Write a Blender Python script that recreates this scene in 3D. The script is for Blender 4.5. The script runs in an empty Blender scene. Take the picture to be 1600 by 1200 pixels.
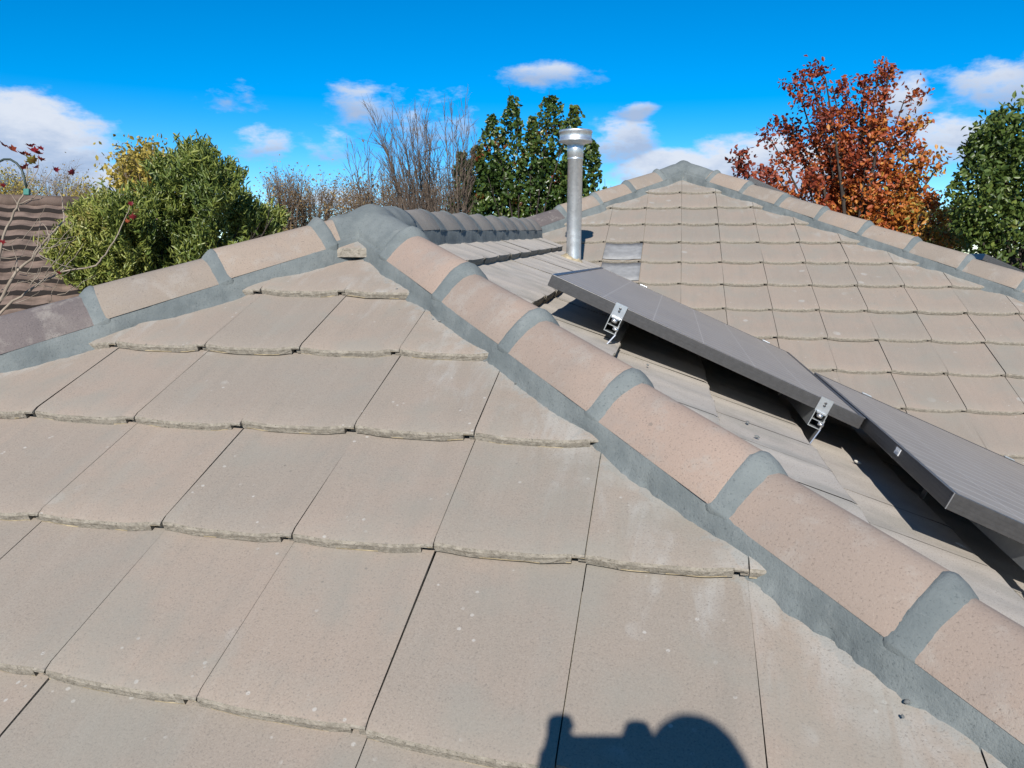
import bpy, bmesh, math, random
import numpy as np
from mathutils import Vector, Matrix, noise
rnd = random.Random(7); RS = np.random.RandomState(11)
SC = bpy.context.scene; COL = SC.collection
R_ = math.radians

# ---------------------------------------------------------------- camera
CAM = np.array([1.1101, -2.8636, -0.0300])
RT = np.array([0.98075, 0.19522, 0.00426]); DN = np.array([0.03643, -0.16149, -0.98620]); FW = np.array([-0.19184, 0.96737, -0.16549])
FPX = 1221.0
cd = bpy.data.cameras.new('camera'); cam = bpy.data.objects.new('camera', cd); COL.objects.link(cam)
cam.matrix_world = Matrix(((RT[0], -DN[0], -FW[0], CAM[0]), (RT[1], -DN[1], -FW[1], CAM[1]), (RT[2], -DN[2], -FW[2], CAM[2]), (0, 0, 0, 1)))
cd.sensor_fit = 'HORIZONTAL'; cd.sensor_width = 36; cd.lens = FPX / 1600 * 36; cd.clip_start = 0.02; cd.clip_end = 2000
SC.camera = cam
SC.view_settings.view_transform = 'Standard'; SC.view_settings.look = 'None'; SC.view_settings.gamma = 1
SC.view_settings.exposure = 0.7

# ---------------------------------------------------------------- sun and sky
SUN_EL, SUN_AZ = R_(33.5), R_(-4.2)          # azimuth the light travels to, from +Y towards +X
LD = Vector((math.sin(SUN_AZ) * math.cos(SUN_EL), math.cos(SUN_AZ) * math.cos(SUN_EL), -math.sin(SUN_EL)))
sd = bpy.data.lights.new('sun', 'SUN'); sd.energy = 4.9; sd.angle = R_(0.53); sd.color = (1.0, 0.945, 0.87)
sun = bpy.data.objects.new('sun', sd); COL.objects.link(sun); sun.rotation_euler = LD.to_track_quat('-Z', 'Y').to_euler()

class NT:
    """small helper round a node tree"""
    def __init__(s, tree): s.t = tree; s.n = tree.nodes; s.l = tree.links
    def new(s, typ, **kw):
        n = s.n.new(typ)
        for k, v in kw.items(): setattr(n, k, v)
        return n
    def put(s, sock, v):
        if hasattr(v, 'is_linked') or isinstance(v, bpy.types.NodeSocket): s.l.new(v, sock)
        else: sock.default_value = v
    def m(s, op, a, b=None, c=None, clamp=False):
        n = s.new('ShaderNodeMath', operation=op, use_clamp=clamp); s.put(n.inputs[0], a)
        if b is not None: s.put(n.inputs[1], b)
        if c is not None: s.put(n.inputs[2], c)
        return n.outputs[0]
    def sm(s, v, a, b):                       # smoothstep a..b
        n = s.new('ShaderNodeMapRange', interpolation_type='SMOOTHSTEP'); s.put(n.inputs[0], v)
        n.inputs[1].default_value = a; n.inputs[2].default_value = b; return n.outputs[0]
    def mix(s, f, a, b, blend='MIX'):
        n = s.new('ShaderNodeMix', data_type='RGBA', blend_type=blend); s.put(n.inputs[0], f)
        s.put(n.inputs[6], a if not isinstance(a, tuple) else a + (1,) if len(a) == 3 else a)
        s.put(n.inputs[7], b if not isinstance(b, tuple) else b + (1,) if len(b) == 3 else b); return n.outputs[2]
    def noise(s, vec, scale, detail=3, rough=.55, dist=0):
        n = s.new('ShaderNodeTexNoise'); s.put(n.inputs['Vector'], vec); n.inputs['Scale'].default_value = scale
        n.inputs['Detail'].default_value = detail; n.inputs['Roughness'].default_value = rough; n.inputs['Distortion'].default_value = dist
        return n.outputs[0]
    def vor(s, vec, scale, feature='F1'):
        n = s.new('ShaderNodeTexVoronoi', feature=feature); s.put(n.inputs['Vector'], vec); n.inputs['Scale'].default_value = scale; return n
    def mapping(s, vec, scale=(1, 1, 1), loc=(0, 0, 0)):
        n = s.new('ShaderNodeMapping'); s.put(n.inputs[0], vec); n.inputs['Scale'].default_value = scale; n.inputs['Location'].default_value = loc; return n.outputs[0]

W = bpy.data.worlds.new('World'); SC.world = W; W.use_nodes = True
k = NT(W.node_tree)
for n in list(k.n): k.n.remove(n)
sky = k.new('ShaderNodeTexSky', sky_type='NISHITA', sun_disc=False)
sky.sun_elevation = SUN_EL; sky.sun_rotation = R_(180) + SUN_AZ; sky.altitude = 600; sky.air_density = 0.75; sky.dust_density = 0.0; sky.ozone_density = 3.0
hs = k.new('ShaderNodeHueSaturation'); hs.inputs['Hue'].default_value = 0.497; hs.inputs['Saturation'].default_value = 1.5; hs.inputs['Value'].default_value = 1.42; k.l.new(sky.outputs[0], hs.inputs['Color'])
tc = k.new('ShaderNodeTexCoord'); sp = k.new('ShaderNodeSeparateXYZ'); k.l.new(tc.outputs['Generated'], sp.inputs[0])
az = k.m('MULTIPLY', k.m('ARCTAN2', sp.outputs[0], sp.outputs[1]), 57.2958); el = k.m('MULTIPLY', k.m('ARCSINE', sp.outputs[2]), 57.2958)
dirv = k.mapping(tc.outputs['Generated'], (1, 1, 2.0))
n1 = k.noise(dirv, 7.5, 7, .58, .3); n2 = k.noise(k.mapping(dirv, (1, 1, 1.3), (3, 1, 2)), 22, 6, .62)
# cumulus: azimuth, elevation, half sizes in degrees, strength
CL = [(-43, 6.4, 6.6, 3.4, 1.6), (-36, 3.6, 5.5, 2.2, 1.4), (-52, 8, 8, 4, 1.1), (-28.3, 7.0, 2.9, 1.2, .7), (-24.6, 7.0, 2.1, 1.3, .5), (-21.4, 10.2, 2.7, 2.0, .72),
      (-17.5, 8.3, 2.4, 2.0, .3), (-8.6, 11.9, 2.3, .75, .25), (-3.0, 9.7, 1.4, .6, .3), (-4.6, 7.6, 3.4, 1.7, .75), (1.0, 5.4, 5.6, 1.9, 1.6), (5.4, 6.2, 4.8, 2.4, 1.7), (-1.5, 3.6, 7, 1.5, 1.1), (9, 5.2, 4.5, 2.6, 1.6),
      (14.5, 9.2, 1.9, 1.7, .95), (19.5, 10.0, 4.0, 1.9, .9), (23, 11.2, 3.4, 1.9, 1.1), (17, 6.8, 4, 2.4, 1.0), (-23, 3.4, 6, 1.2, .8), (-34.7, 5.6, 1.4, .8, .7), (-30.5, 10.3, 1.3, .9, .15),
      (40, 8, 9, 4, 1), (62, 14, 12, 5, 1), (-80, 12, 14, 5, 1), (110, 12, 16, 6, 1), (160, 16, 18, 6, 1), (-130, 14, 18, 6, 1)]
dens = None; wsum = None; lsum = None
for a0, e0, sa, se, st in CL:
    dx = k.m('DIVIDE', k.m('SUBTRACT', az, a0), sa); dy = k.m('DIVIDE', k.m('SUBTRACT', el, e0), se)
    b = k.m('MULTIPLY', k.m('SUBTRACT', 1.0, k.m('ADD', k.m('MULTIPLY', dx, dx), k.m('MULTIPLY', dy, dy))), st)
    b = k.m('MAXIMUM', b, -1.0); dens = b if dens is None else k.m('MAXIMUM', dens, b)
    wt = k.m('POWER', k.m('ADD', b, 1.001), 6.0); lw = k.m('MULTIPLY', wt, dy); wsum = wt if wsum is None else k.m('ADD', wsum, wt); lsum = lw if lsum is None else k.m('ADD', lsum, lw)
dd = k.m('ADD', dens, k.m('ADD', k.m('MULTIPLY', k.m('SUBTRACT', n1, .5), 3.6), k.m('MULTIPLY', k.m('SUBTRACT', n2, .5), 2.2)))
mask = k.sm(dd, -.1, 1.0)
shade = k.sm(k.m('ADD', k.m('MULTIPLY', k.m('DIVIDE', lsum, k.m('ADD', wsum, .001)), -1.0), k.m('ADD', k.m('MULTIPLY', k.m('SUBTRACT', n1, .5), 2.4), k.m('MULTIPLY', k.m('SUBTRACT', n2, .5), 1.6))), -.62, .62)
ccol = k.mix(shade, (7.3, 7.7, 8.5), (3.9, 4.9, 6.8))
skyc = k.mix(k.m('MULTIPLY', mask, .95), hs.outputs[0], ccol)
bg = k.new('ShaderNodeBackground'); bg.inputs['Strength'].default_value = 0.065; k.l.new(skyc, bg.inputs[0])
wo = k.new('ShaderNodeOutputWorld'); k.l.new(bg.outputs[0], wo.inputs[0])

# ---------------------------------------------------------------- helpers
def at(px, py, d):                            # a point d metres in front of the camera in the direction of a photo pixel
    return CAM + d * (FW + RT * (px - 800) / FPX + DN * (py - 600) / FPX)
def mesh_obj(name, v, f, mats, parent=None, smooth=False, fm=None, attr=None, loc=None):
    me = bpy.data.meshes.new(name)
    me.from_pydata([tuple(map(float, p)) for p in v], [], f); 
    for m in (mats if isinstance(mats, (list, tuple)) else [mats]): me.materials.append(m)
    if fm is not None: me.polygons.foreach_set('material_index', np.array(fm, dtype=np.int32))
    if smooth is True: me.polygons.foreach_set('use_smooth', np.ones(len(f), dtype=bool))
    elif smooth is not False: me.polygons.foreach_set('use_smooth', np.array(smooth, dtype=bool))
    if attr is not None:
        a = me.attributes.new('tone', 'FLOAT', 'FACE'); a.data.foreach_set('value', np.array(attr, dtype=np.float32))
    me.update(); o = bpy.data.objects.new(name, me); COL.objects.link(o)
    if parent is not None: o.parent = parent
    if loc is not None: o.location = loc
    return o
def tag(o, label=None, cat=None, group=None, kind=None):
    if label: o['label'] = label
    if cat: o['category'] = cat
    if group: o['group'] = group
    if kind: o['kind'] = kind
    return o
def thing(name, label, cat, group=None):
    o = bpy.data.objects.new(name, None); COL.objects.link(o); o.empty_display_size = .1
    return tag(o, label, cat, group)
class MB:
    """collects boxes, tubes and lathes into one mesh"""
    def __init__(s): s.v = []; s.f = []; s.fm = []; s.sm = []
    def add(s, v, f, mi=0, sm=False):
        o = len(s.v); s.v += [tuple(p) for p in v]; s.f += [tuple(i + o for i in q) for q in f]; s.fm += [mi] * len(f); s.sm += [sm] * len(f)
    def box(s, c, ax, ay, az_, hx, hy, hz, mi=0, bev=0.0):
        c, ax, ay, az_ = map(np.array, (c, ax, ay, az_)); v = []
        if bev <= 0:
            for sx in (-1, 1):
                for sy in (-1, 1):
                    for sz in (-1, 1): v.append(c + ax * hx * sx + ay * hy * sy + az_ * hz * sz)
            s.add(v, [(0, 1, 3, 2), (4, 6, 7, 5), (0, 4, 5, 1), (2, 3, 7, 6), (0, 2, 6, 4), (1, 5, 7, 3)], mi)
        else:
            bm = bmesh.new(); bmesh.ops.create_cube(bm, size=2); bmesh.ops.scale(bm, vec=(hx, hy, hz), verts=bm.verts)
            bmesh.ops.bevel(bm, geom=bm.edges[:], offset=bev, segments=2, affect='EDGES', profile=.5); bm.verts.ensure_lookup_table()
            s.add([c + ax * q.co.x + ay * q.co.y + az_ * q.co.z for q in bm.verts], [tuple(w.index for w in q.verts) for q in bm.faces], mi); bm.free()
    def tube(s, pts, rad, n=6, mi=0, cap=True):
        pts = [np.array(p, float) for p in pts]; rings = []; prev = None
        rad = rad if hasattr(rad, '__len__') else [rad] * len(pts)
        for i, p in enumerate(pts):
            t = pts[min(i + 1, len(pts) - 1)] - pts[max(i - 1, 0)]; t = t / (np.linalg.norm(t) + 1e-9)
            a = np.cross(t, (0, 0, 1) if abs(t[2]) < .9 else (1, 0, 0)) if prev is None else prev - t * np.dot(prev, t)
            a = a / (np.linalg.norm(a) + 1e-9); prev = a; b = np.cross(t, a)
            rings.append([p + rad[i] * (a * math.cos(2 * math.pi * j / n) + b * math.sin(2 * math.pi * j / n)) for j in range(n)])
        v = [q for r in rings for q in r]; f = []
        for i in range(len(pts) - 1):
            for j in range(n): f.append((i * n + j, i * n + (j + 1) % n, (i + 1) * n + (j + 1) % n, (i + 1) * n + j))
        if cap: f += [tuple(range(n))[::-1], tuple((len(pts) - 1) * n + j for j in range(n))]
        s.add(v, f, mi, True)
    def lathe(s, c, prof, n=32, mi=0):
        c = np.array(c); v = [c + (r * math.cos(2 * math.pi * j / n), r * math.sin(2 * math.pi * j / n), z) for r, z in prof for j in range(n)]; f = []
        for i in range(len(prof) - 1):
            for j in range(n): f.append((i * n + j, i * n + (j + 1) % n, (i + 1) * n + (j + 1) % n, (i + 1) * n + j))
        s.add(v, f, mi, True)
    def build(s, name, mats, parent=None): return mesh_obj(name, s.v, s.f, mats, parent, s.sm, s.fm)
def sm01(x): x = min(1, max(0, x)); return x * x * (3 - 2 * x)
def nz(x, y, z=0.0): return noise.noise(Vector((x, y, z)))

ALB = .76
# ---------------------------------------------------------------- materials
def mat(name, rough=.7, metal=0, spec=.4):
    m = bpy.data.materials.new(name); m.use_nodes = True; q = NT(m.node_tree); b = q.n['Principled BSDF']
    b.inputs['Roughness'].default_value = rough; b.inputs['Metallic'].default_value = metal; b.inputs['Specular IOR Level'].default_value = spec
    tcn = q.new('ShaderNodeTexCoord'); return m, q, b, tcn.outputs['Object']
def bump(q, b, h, strength=.3, dist=.002, prev=None):
    n = q.new('ShaderNodeBump'); n.inputs['Strength'].default_value = strength; n.inputs['Distance'].default_value = dist; q.put(n.inputs['Height'], h)
    if prev is not None: q.l.new(prev, n.inputs['Normal'])
    q.l.new(n.outputs[0], b.inputs['Normal']); return n.outputs[0]
def fin(q, c): return q.mix(1.0, c, (ALB, ALB, ALB), 'MULTIPLY')
def plain(name, col, rough=.6, metal=0, spec=.4, var=.12, scale=30, bmp=.15, bd=.001):
    m, q, b, co = mat(name, rough, metal, spec); n = q.noise(co, scale, 4)
    q.l.new(fin(q, q.mix(q.sm(n, .25, .75), tuple(c * (1 - var) for c in col), tuple(min(1, c * (1 + var)) for c in col))), b.inputs['Base Color'])
    if bmp: bump(q, b, n, bmp, bd)
    return m
def tile_mat(name, kind):
    m, q, b, co = mat(name, .88, 0, .25)
    at_ = q.new('ShaderNodeAttribute', attribute_name='tone'); tone = at_.outputs['Fac']
    sx = q.new('ShaderNodeSeparateXYZ'); q.l.new(co, sx.inputs[0]); X, Y = sx.outputs[0], sx.outputs[1]
    big = q.noise(co, 2.3, 4, .6); mid = q.noise(co, 9, 5, .65); fine = q.noise(co, 260, 2, .8); sand = q.noise(co, 90, 3, .7)
    c = q.mix(q.sm(q.m('ADD', big, q.m('MULTIPLY', q.m('SUBTRACT', tone, .5), .32)), .3, .7), (.270, .234, .196), (.304, .248, .204))
    c = q.mix(q.m('MULTIPLY', q.sm(mid, .45, .75), .5), c, (.255, .236, .205))
    c = q.mix(q.m('MULTIPLY', q.sm(tone, .55, 1.0), .2), c, (.325, .27, .215))
    # weathering: pale splashes, tiny white and dark specks
    v = q.vor(co, 8); blot = q.m('MULTIPLY', q.sm(q.m('ADD', v.outputs['Distance'], q.m('MULTIPLY', mid, .25)), .34, .27), q.sm(q.noise(co, 3.1, 2), .54, .66))
    c = q.mix(q.m('MULTIPLY', blot, .7), c, (.385, .375, .35))
    v2 = q.vor(co, 34); dot = q.m('MULTIPLY', q.sm(v2.outputs['Distance'], .16, .10), q.sm(q.noise(co, 6.0, 2), .57, .62))
    c = q.mix(q.m('MULTIPLY', dot, .85), c, (.42, .40, .37))
    v3 = q.vor(q.mapping(co, (1, 1, 1), (5, 3, 1)), 17); dk = q.m('MULTIPLY', q.sm(v3.outputs['Distance'], .075, .045), q.sm(q.noise(co, 4.2, 2), .55, .6))
    c = q.mix(q.m('MULTIPLY', dk, .6), c, (.10, .095, .085))
    ws = q.noise(q.mapping(co, (26, 2.2, 2.2) if kind != 'side' else (2.2, 26, 2.2)), 1.0, 4, .6); c = q.mix(q.m('MULTIPLY', q.sm(ws, .50, .72), .20), c, (.20, .188, .165)); c = q.mix(q.m('MULTIPLY', q.sm(ws, .46, .28), .12), c, (.36, .33, .29))
    if kind == 'near': dist = q.m('MINIMUM', q.m('MULTIPLY', q.m('ADD', X, Y), -1.0), q.m('MULTIPLY', q.m('SUBTRACT', X, Y), 1.6))
    elif kind == 'side': dist = q.m('MULTIPLY', q.m('ADD', X, Y), .75)
    else: dist = q.m('ADD', q.m('MINIMUM', q.m('SUBTRACT', 6.21, q.m('ADD', X, Y)), q.m('SUBTRACT', X, q.m('SUBTRACT', Y, 3.79))), .14)
    # cement smears washed down from the pointing
    st = q.noise(q.mapping(co, (16, 3.2, 5) if kind != 'side' else (4, 14, 4)), 1.0, 5, .65, .6)
    smear = q.m('MULTIPLY', q.sm(q.m('ADD', dist, q.m('MULTIPLY', q.m('SUBTRACT', st, .5), 1.1)), .40, .10), q.sm(q.noise(co, 7, 4, .6), .38, .60))
    c = q.mix(q.m('MULTIPLY', smear, .68), c, (.365, .358, .335))
    rim = q.sm(q.m('ADD', dist, q.m('MULTIPLY', q.m('SUBTRACT', q.noise(co, 15, 5, .7), .5), .26)), .185, .15)
    c = q.mix(q.m('MULTIPLY', rim, .7), c, (.27, .275, .262))
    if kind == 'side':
        c = q.mix(q.m('MULTIPLY', q.sm(q.noise(co, 2.6, 3, .55, .8), .44, .56), .6), c, (.47, .455, .415))  # cement residue, painted stronger to brighten the grazing-lit slope
    if kind == 'side': c = q.mix(.8, c, (.50, .455, .40))  # paler tile base on the side slope, extra light put into its colour
    c = q.mix(q.m('MULTIPLY', q.m('SUBTRACT', fine, .5), 1.1), c, (.42, .38, .33), 'MIX'); c = q.mix(q.sm(fine, .46, .26), c, (.19, .168, .145)); c = q.mix(q.m('MULTIPLY', q.sm(q.noise(co, 4.4, 4, .6), .46, .66), .38), c, (.245, .243, .212))
    q.l.new(fin(q, c), b.inputs['Base Color'])
    bump(q, b, q.m('ADD', q.m('MULTIPLY', fine, .6), q.m('ADD', q.m('MULTIPLY', sand, .5), q.m('MULTIPLY', mid, 1.0))), .35, .002)
    return m
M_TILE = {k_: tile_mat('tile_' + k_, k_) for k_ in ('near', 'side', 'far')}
def nose_mat():
    m, q, b, co = mat('tile_nose', .95, 0, .2); n = q.noise(co, 75, 5, .7); g = q.noise(co, 210, 3, .7)
    c = q.mix(q.sm(n, .35, .65), (.205, .185, .153), (.32, .29, .243)); c = q.mix(q.sm(g, .42, .3), c, (.09, .082, .065)); q.l.new(fin(q, c), b.inputs['Base Color'])
    bump(q, b, q.m('ADD', n, g), .6, .004); return m
M_NOSE = nose_mat()
M_OCHRE = plain('tile_lower_edge', (.40, .33, .215), .95, 0, .2, .3, 60, .5, .003)
def cap_mat(name, c0, c1):
    m, q, b, co = mat(name, .9, 0, .25); at_ = q.new('ShaderNodeAttribute', attribute_name='tone'); big = q.noise(co, 3.2, 4, .6); fine = q.noise(co, 240, 2, .8); mid = q.noise(co, 14, 5, .65)
    c = q.mix(q.sm(q.m('ADD', big, q.m('MULTIPLY', q.m('SUBTRACT', at_.outputs['Fac'], .5), .4)), .3, .7), c0, c1)
    c = q.mix(q.m('MULTIPLY', q.sm(mid, .50, .68), .5), c, (.315, .29, .26)); c = q.mix(q.m('MULTIPLY', q.sm(q.noise(co, 6, 4, .6), .5, .68), .35), c, (.24, .215, .195)); c = q.mix(q.sm(fine, .45, .25), c, tuple(x * .62 for x in c0)); c = q.mix(q.m('MULTIPLY', q.sm(fine, .58, .8), .3), c, (.45, .39, .33))
    v3 = q.vor(co, 15); c = q.mix(q.m('MULTIPLY', q.m('MULTIPLY', q.sm(v3.outputs['Distance'], .10, .05), q.sm(q.noise(co, 5, 2), .55, .6)), .5), c, (.12, .11, .1))
    q.l.new(fin(q, c), b.inputs['Base Color']); bump(q, b, q.m('ADD', fine, mid), .4, .0022); return m
M_CAP = cap_mat('cap_pink', (.272, .219, .184), (.322, .247, .203))
M_CAPB = cap_mat('cap_beige', (.25, .213, .178), (.30, .242, .197))
M_CAPG = cap_mat('cap_grey', (.20, .188, .172), (.245, .225, .20))
M_CAPD = cap_mat('cap_purple_grey', (.115, .10, .10), (.15, .128, .125))
def mortar_mat():
    m, q, b, co = mat('pointing', .9, 0, .3); n = q.noise(co, 6, 5, .65); f = q.noise(co, 180, 2, .8); s = q.noise(co, 28, 4, .7)
    c = q.mix(q.sm(n, .3, .7), (.118, .138, .143), (.182, .203, .203)); c = q.mix(q.m('MULTIPLY', q.sm(s, .55, .8), .5), c, (.235, .25, .247)); c = q.mix(q.m('MULTIPLY', q.sm(f, .45, .25), .7), c, (.07, .085, .09))
    q.l.new(fin(q, c), b.inputs['Base Color']); bump(q, b, q.m('ADD', q.m('MULTIPLY', f, .5), q.m('ADD', q.m('MULTIPLY', s, 1.1), n)), .55, .0045); return m
M_MORT = mortar_mat()
M_BRICK = plain('wall_brick', (.33, .2, .14), .9, 0, .2, .3, 12)
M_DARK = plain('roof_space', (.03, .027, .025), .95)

# ---------------------------------------------------------------- the tiled roof
AP = 0.4178; T = math.tan(AP); CA, SA = math.cos(AP), math.sin(AP)
AP3 = 0.4316; T3 = math.tan(AP3); C3, S3 = math.cos(AP3), math.sin(AP3); Y3 = 3.5705
P2 = np.array([1.21, 5.11, T3 * (5.11 - Y3)])
LIFT = .028
def lift(y): return LIFT * max(0., y)
house = thing('tiled_house', 'hip roofed house whose beige concrete tile roof with grey pointed ridges fills the view', 'house')

DK = [1.0]
US_F = [0, .012, .035, .07, .11, .16, .22, .3, .4, .5, .6, .7, .77, .82, .87, .905, .909, .955, .992]
US_C = [0, .05, .12, .22, .5, .76, .86, .905, .909, .992]
def dish(u): return DK[0] * ( .0085 * (1 - sm01(u / .27)) + .0075 * sm01((u - .70) / .21))
def slope_tiles(name, O, U, S, N, noses, G, irange, x0, inside, planes, kind, fine, liftf=None, seed=1, th=.0245, noseh=.040):
    O, U, S, N = map(np.array, (O, U, S, N)); rr = random.Random(seed); V = []; F = []; FM = []; SMO = []; TN = []; Wt = .30
    for jn, sn in enumerate(noses):
        for i in irange:
            c = O + U * (x0 + (i + .5) * Wt) + S * (sn - G / 2)
            if not inside(c): continue
            tone = rr.random(); dz = rr.uniform(-.0018, .0018); rot = rr.uniform(-.0025, .0025); ds = rr.uniform(-.003, .003); us = US_F if fine else US_C
            def P(u, t, z):
                uu = x0 + (i + u) * Wt; s = sn + ds - t + (max(-.03, min(.12, .060 * (uu - .07))) if kind == 'near' and sn > 1.9 else 0) + rot * (u - .5) * 3
                return O + U * (uu + rot * t * 2) + S * s + N * (z + dz)
            sl = (th + .001) / G
            ts = [.004, .02, .1, .2, G + (.13 if kind == 'near' and sn > 1.9 else .03)] if fine else [.004, .03, G + .02]
            base = len(V); nu = len(us)
            def tp(u, t): return noseh - sl * t + dish(u)
            # top surface
            for a, t in enumerate(ts):
                for u in us:
                    w = tp(u, t) - (.0035 if a == 0 else 0)
                    if fine: w += .0012 * nz(u * 3 + i * 7, t * 9 + jn * 5, seed)
                    V.append(P(u, t, w))
            for a in range(len(ts) - 1):
                for b in range(nu - 1):
                    F.append((base + a * nu + b, base + a * nu + b + 1, base + (a + 1) * nu + b + 1, base + (a + 1) * nu + b)); FM.append(0); SMO.append(True); TN.append(tone)
            # nose face: rows from the top lip to the underside
            rows = 5 if fine else 2; nb = len(V)
            for a in range(rows):
                q = (0, .3, .6, .88, 1)[a] if rows == 5 else a
                for b, u in enumerate(us):
                    th_ = th if u < .907 else .010
                    z = tp(u, .0) - (.0035 + (th_ - .0035) * q)
                    j = 0 if a == 0 else .0013
                    V.append(P(u, (.004 if a == 0 else .0008) + (j * nz(i * 11 + u * 34, jn * 9 + q * 6, seed + 3) if fine else 0), z + (.0012 * nz(i * 13 + u * 21, jn * 4, 9) if a == rows - 1 and fine else 0)))
            for a in range(rows - 1):
                for b in range(nu - 1):
                    F.append((nb + (a + 1) * nu + b, nb + (a + 1) * nu + b + 1, nb + a * nu + b + 1, nb + a * nu + b)); FM.append(2 if a == rows - 2 and fine and kind == 'near' and nz(i * 3.3 + us[b] * 5, jn * 2.7, 5) > .25 - .05 * jn else 1); SMO.append(False); TN.append(tone)
            # underside and the two long edges
            ub = len(V)
            for u in us: V.append(P(u, G * .8, tp(u, G * .8) - (th if u < .907 else .010)))
            last = nb + (rows - 1) * nu
            for b in range(nu - 1): F.append((last + b, ub + b, ub + b + 1, last + b + 1)); FM.append(1); SMO.append(False); TN.append(tone)
            for b in (0, nu - 1):
                q = (base + b, base + (len(ts) - 1) * nu + b, ub + b, last + b); F.append(q if b else q[::-1]); FM.append(1); SMO.append(False); TN.append(tone)
            # underlap lip reaching under the tile to the left
            lb = len(V); z0 = -th + .0115
            for t in (.006, G):
                for u, zz in ((-.052, z0 - .0105), (-.052, z0 - .001), (.02, z0), (.02, z0 - .011)): V.append(P(u, t, tp(0, t) + zz))
            for q in ((0, 1, 2, 3), (1, 5, 6, 2), (0, 4, 5, 1), (3, 2, 6, 7)): F.append(tuple(lb + w for w in q)); FM.append(1); SMO.append(False); TN.append(tone)
    V = np.array(V)
    if liftf is not None: V[:, 2] += liftf(V)
    o = mesh_obj(name, V, F, [M_TILE[kind], M_NOSE, M_OCHRE], house, SMO, FM, TN)
    bm = bmesh.new(); bm.from_mesh(o.data)
    for co, no in planes: bmesh.ops.bisect_plane(bm, geom=bm.verts[:] + bm.edges[:] + bm.faces[:], plane_co=co, plane_no=no, clear_outer=True)
    bm.to_mesh(o.data); bm.free(); return o
# under-sheets keep the gaps dark
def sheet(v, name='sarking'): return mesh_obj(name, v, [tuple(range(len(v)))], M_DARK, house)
s2 = 1 / math.sqrt(2)
near = slope_tiles('roof_slope', (0, 0, 0), (1, 0, 0), (0, -CA, -SA), (0, -SA, CA), [1.9409 - .366 * j for j in range(5, -8, -1)], .366, range(-17, 17), .0747,
                   lambda c: c[1] < -abs(c[0]) + .35, [((-.05, -.05, 0), (-1, 1, 0)), ((.035, -.035, 0), (1, 1, 0))], 'near', True, seed=3)
tag(near, 'near hip end slope of beige tiles')
DK[0] = .4
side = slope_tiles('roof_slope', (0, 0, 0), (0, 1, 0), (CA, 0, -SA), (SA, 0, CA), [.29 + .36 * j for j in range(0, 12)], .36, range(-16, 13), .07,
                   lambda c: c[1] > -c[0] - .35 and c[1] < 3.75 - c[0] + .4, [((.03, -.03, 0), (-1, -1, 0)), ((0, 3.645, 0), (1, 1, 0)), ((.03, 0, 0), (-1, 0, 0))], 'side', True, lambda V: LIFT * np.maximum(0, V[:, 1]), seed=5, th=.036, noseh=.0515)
DK[0] = 1.0
tag(side, 'right hand slope under the solar panels')
far = slope_tiles('roof_slope', (0, Y3, 0), (1, 0, 0), (0, -C3, -S3), (0, -S3, C3), [-1.1683 + .3652 * j for j in range(-1, 17)], .3652, range(-6, 19), 1.1991,
                  lambda c: (c[0] - 1.21) < 5.11 - c[1] + .3 and c[0] > c[1] - 3.9 - .3 and c[1] > 3.60 - c[0] - .3, [((1.21, 5.06, 0), (1, 1, 0)), ((1.21, 5.06, 0), (-1, 1, 0)), ((0, 3.715, 0), (-1, -1, 0))], 'far', True, seed=8)
tag(far, 'far hip end slope below the second peak')
zl = LIFT * 3.6
mesh_obj('roof_slope', [(0, 0, .03), (-4.3, -4.3, -4.3 * T + .03), (-4.3, 3.9, -4.3 * T + .1), (0, 3.9, .03 + zl)], [(0, 3, 2, 1)], M_TILE['far'], house)
rb = P2 + (0, 4.2, 0)
mesh_obj('roof_slope', [P2, P2 + (5.76, -5.76, -5.76 * T3), rb + (5.76, 5.76, -5.76 * T3), rb], [(0, 1, 2, 3)], M_TILE['far'], house)
mesh_obj('roof_slope', [P2, P2 + (-1.3, -1.3, -1.3 * T3), (-4.3, 3.81, P2[2] - 5.5 * T3), rb + (-5.5, 5.5, -5.5 * T3), rb], [(4, 3, 2, 1, 0)], M_TILE['far'], house)
mesh_obj('roof_slope', [rb, rb + (-5.5, 5.5, -5.5 * T3), rb + (5.76, 5.76, -5.76 * T3)], [(0, 1, 2)], M_TILE['far'], house)
sheet([(0, 0, -.03), (-4.3, -4.3, -4.3 * T - .03), (4.3, -4.3, -4.3 * T - .03)])
sheet([(0, 0, -.03), (4.3, -4.3, -4.3 * T - .03), (4.3, -.8, -4.3 * T - .03), (0, 3.69, zl - .03)])
sheet([P2 - (0, 0, .03), P2 + (-1.3, -1.3, -1.3 * T3 - .03), (4.4, -.8, (-.8 - Y3) * T3 - .03), P2 + (5.76, -5.76, -5.76 * T3 - .03)])
wl = MB(); GZ = -4.6
def wall(x0, x1, y0, y1, top): wl.box(((x0 + x1) / 2, (y0 + y1) / 2, (GZ + top) / 2), (1, 0, 0), (0, 1, 0), (0, 0, 1), (x1 - x0) / 2, (y1 - y0) / 2, (top - GZ) / 2)
wall(-3.8, 3.8, -3.8, -.31, -2.05); wall(-3.8, 6.4, -.3, 14, -2.15); wl.build('wall', M_BRICK, house)
# valley gutter between the right slope and the far slope
vg = []
for q in np.linspace(0.02, 4.3, 20):
    z = -T * q + lift(3.69 - q) - .022
    for w in (-.11, 0, .11): vg.append((q + w * s2, 3.69 - .995 * q + w * s2, z + .02 * abs(w) / .11 * 1.2))
mesh_obj('valley_gutter', vg, [(i * 3 + j, i * 3 + j + 1, i * 3 + j + 4, i * 3 + j + 3) for i in range(19) for j in range(2)], plain('galvanised_valley', (.3, .31, .32), .5, .6), house)
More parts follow.
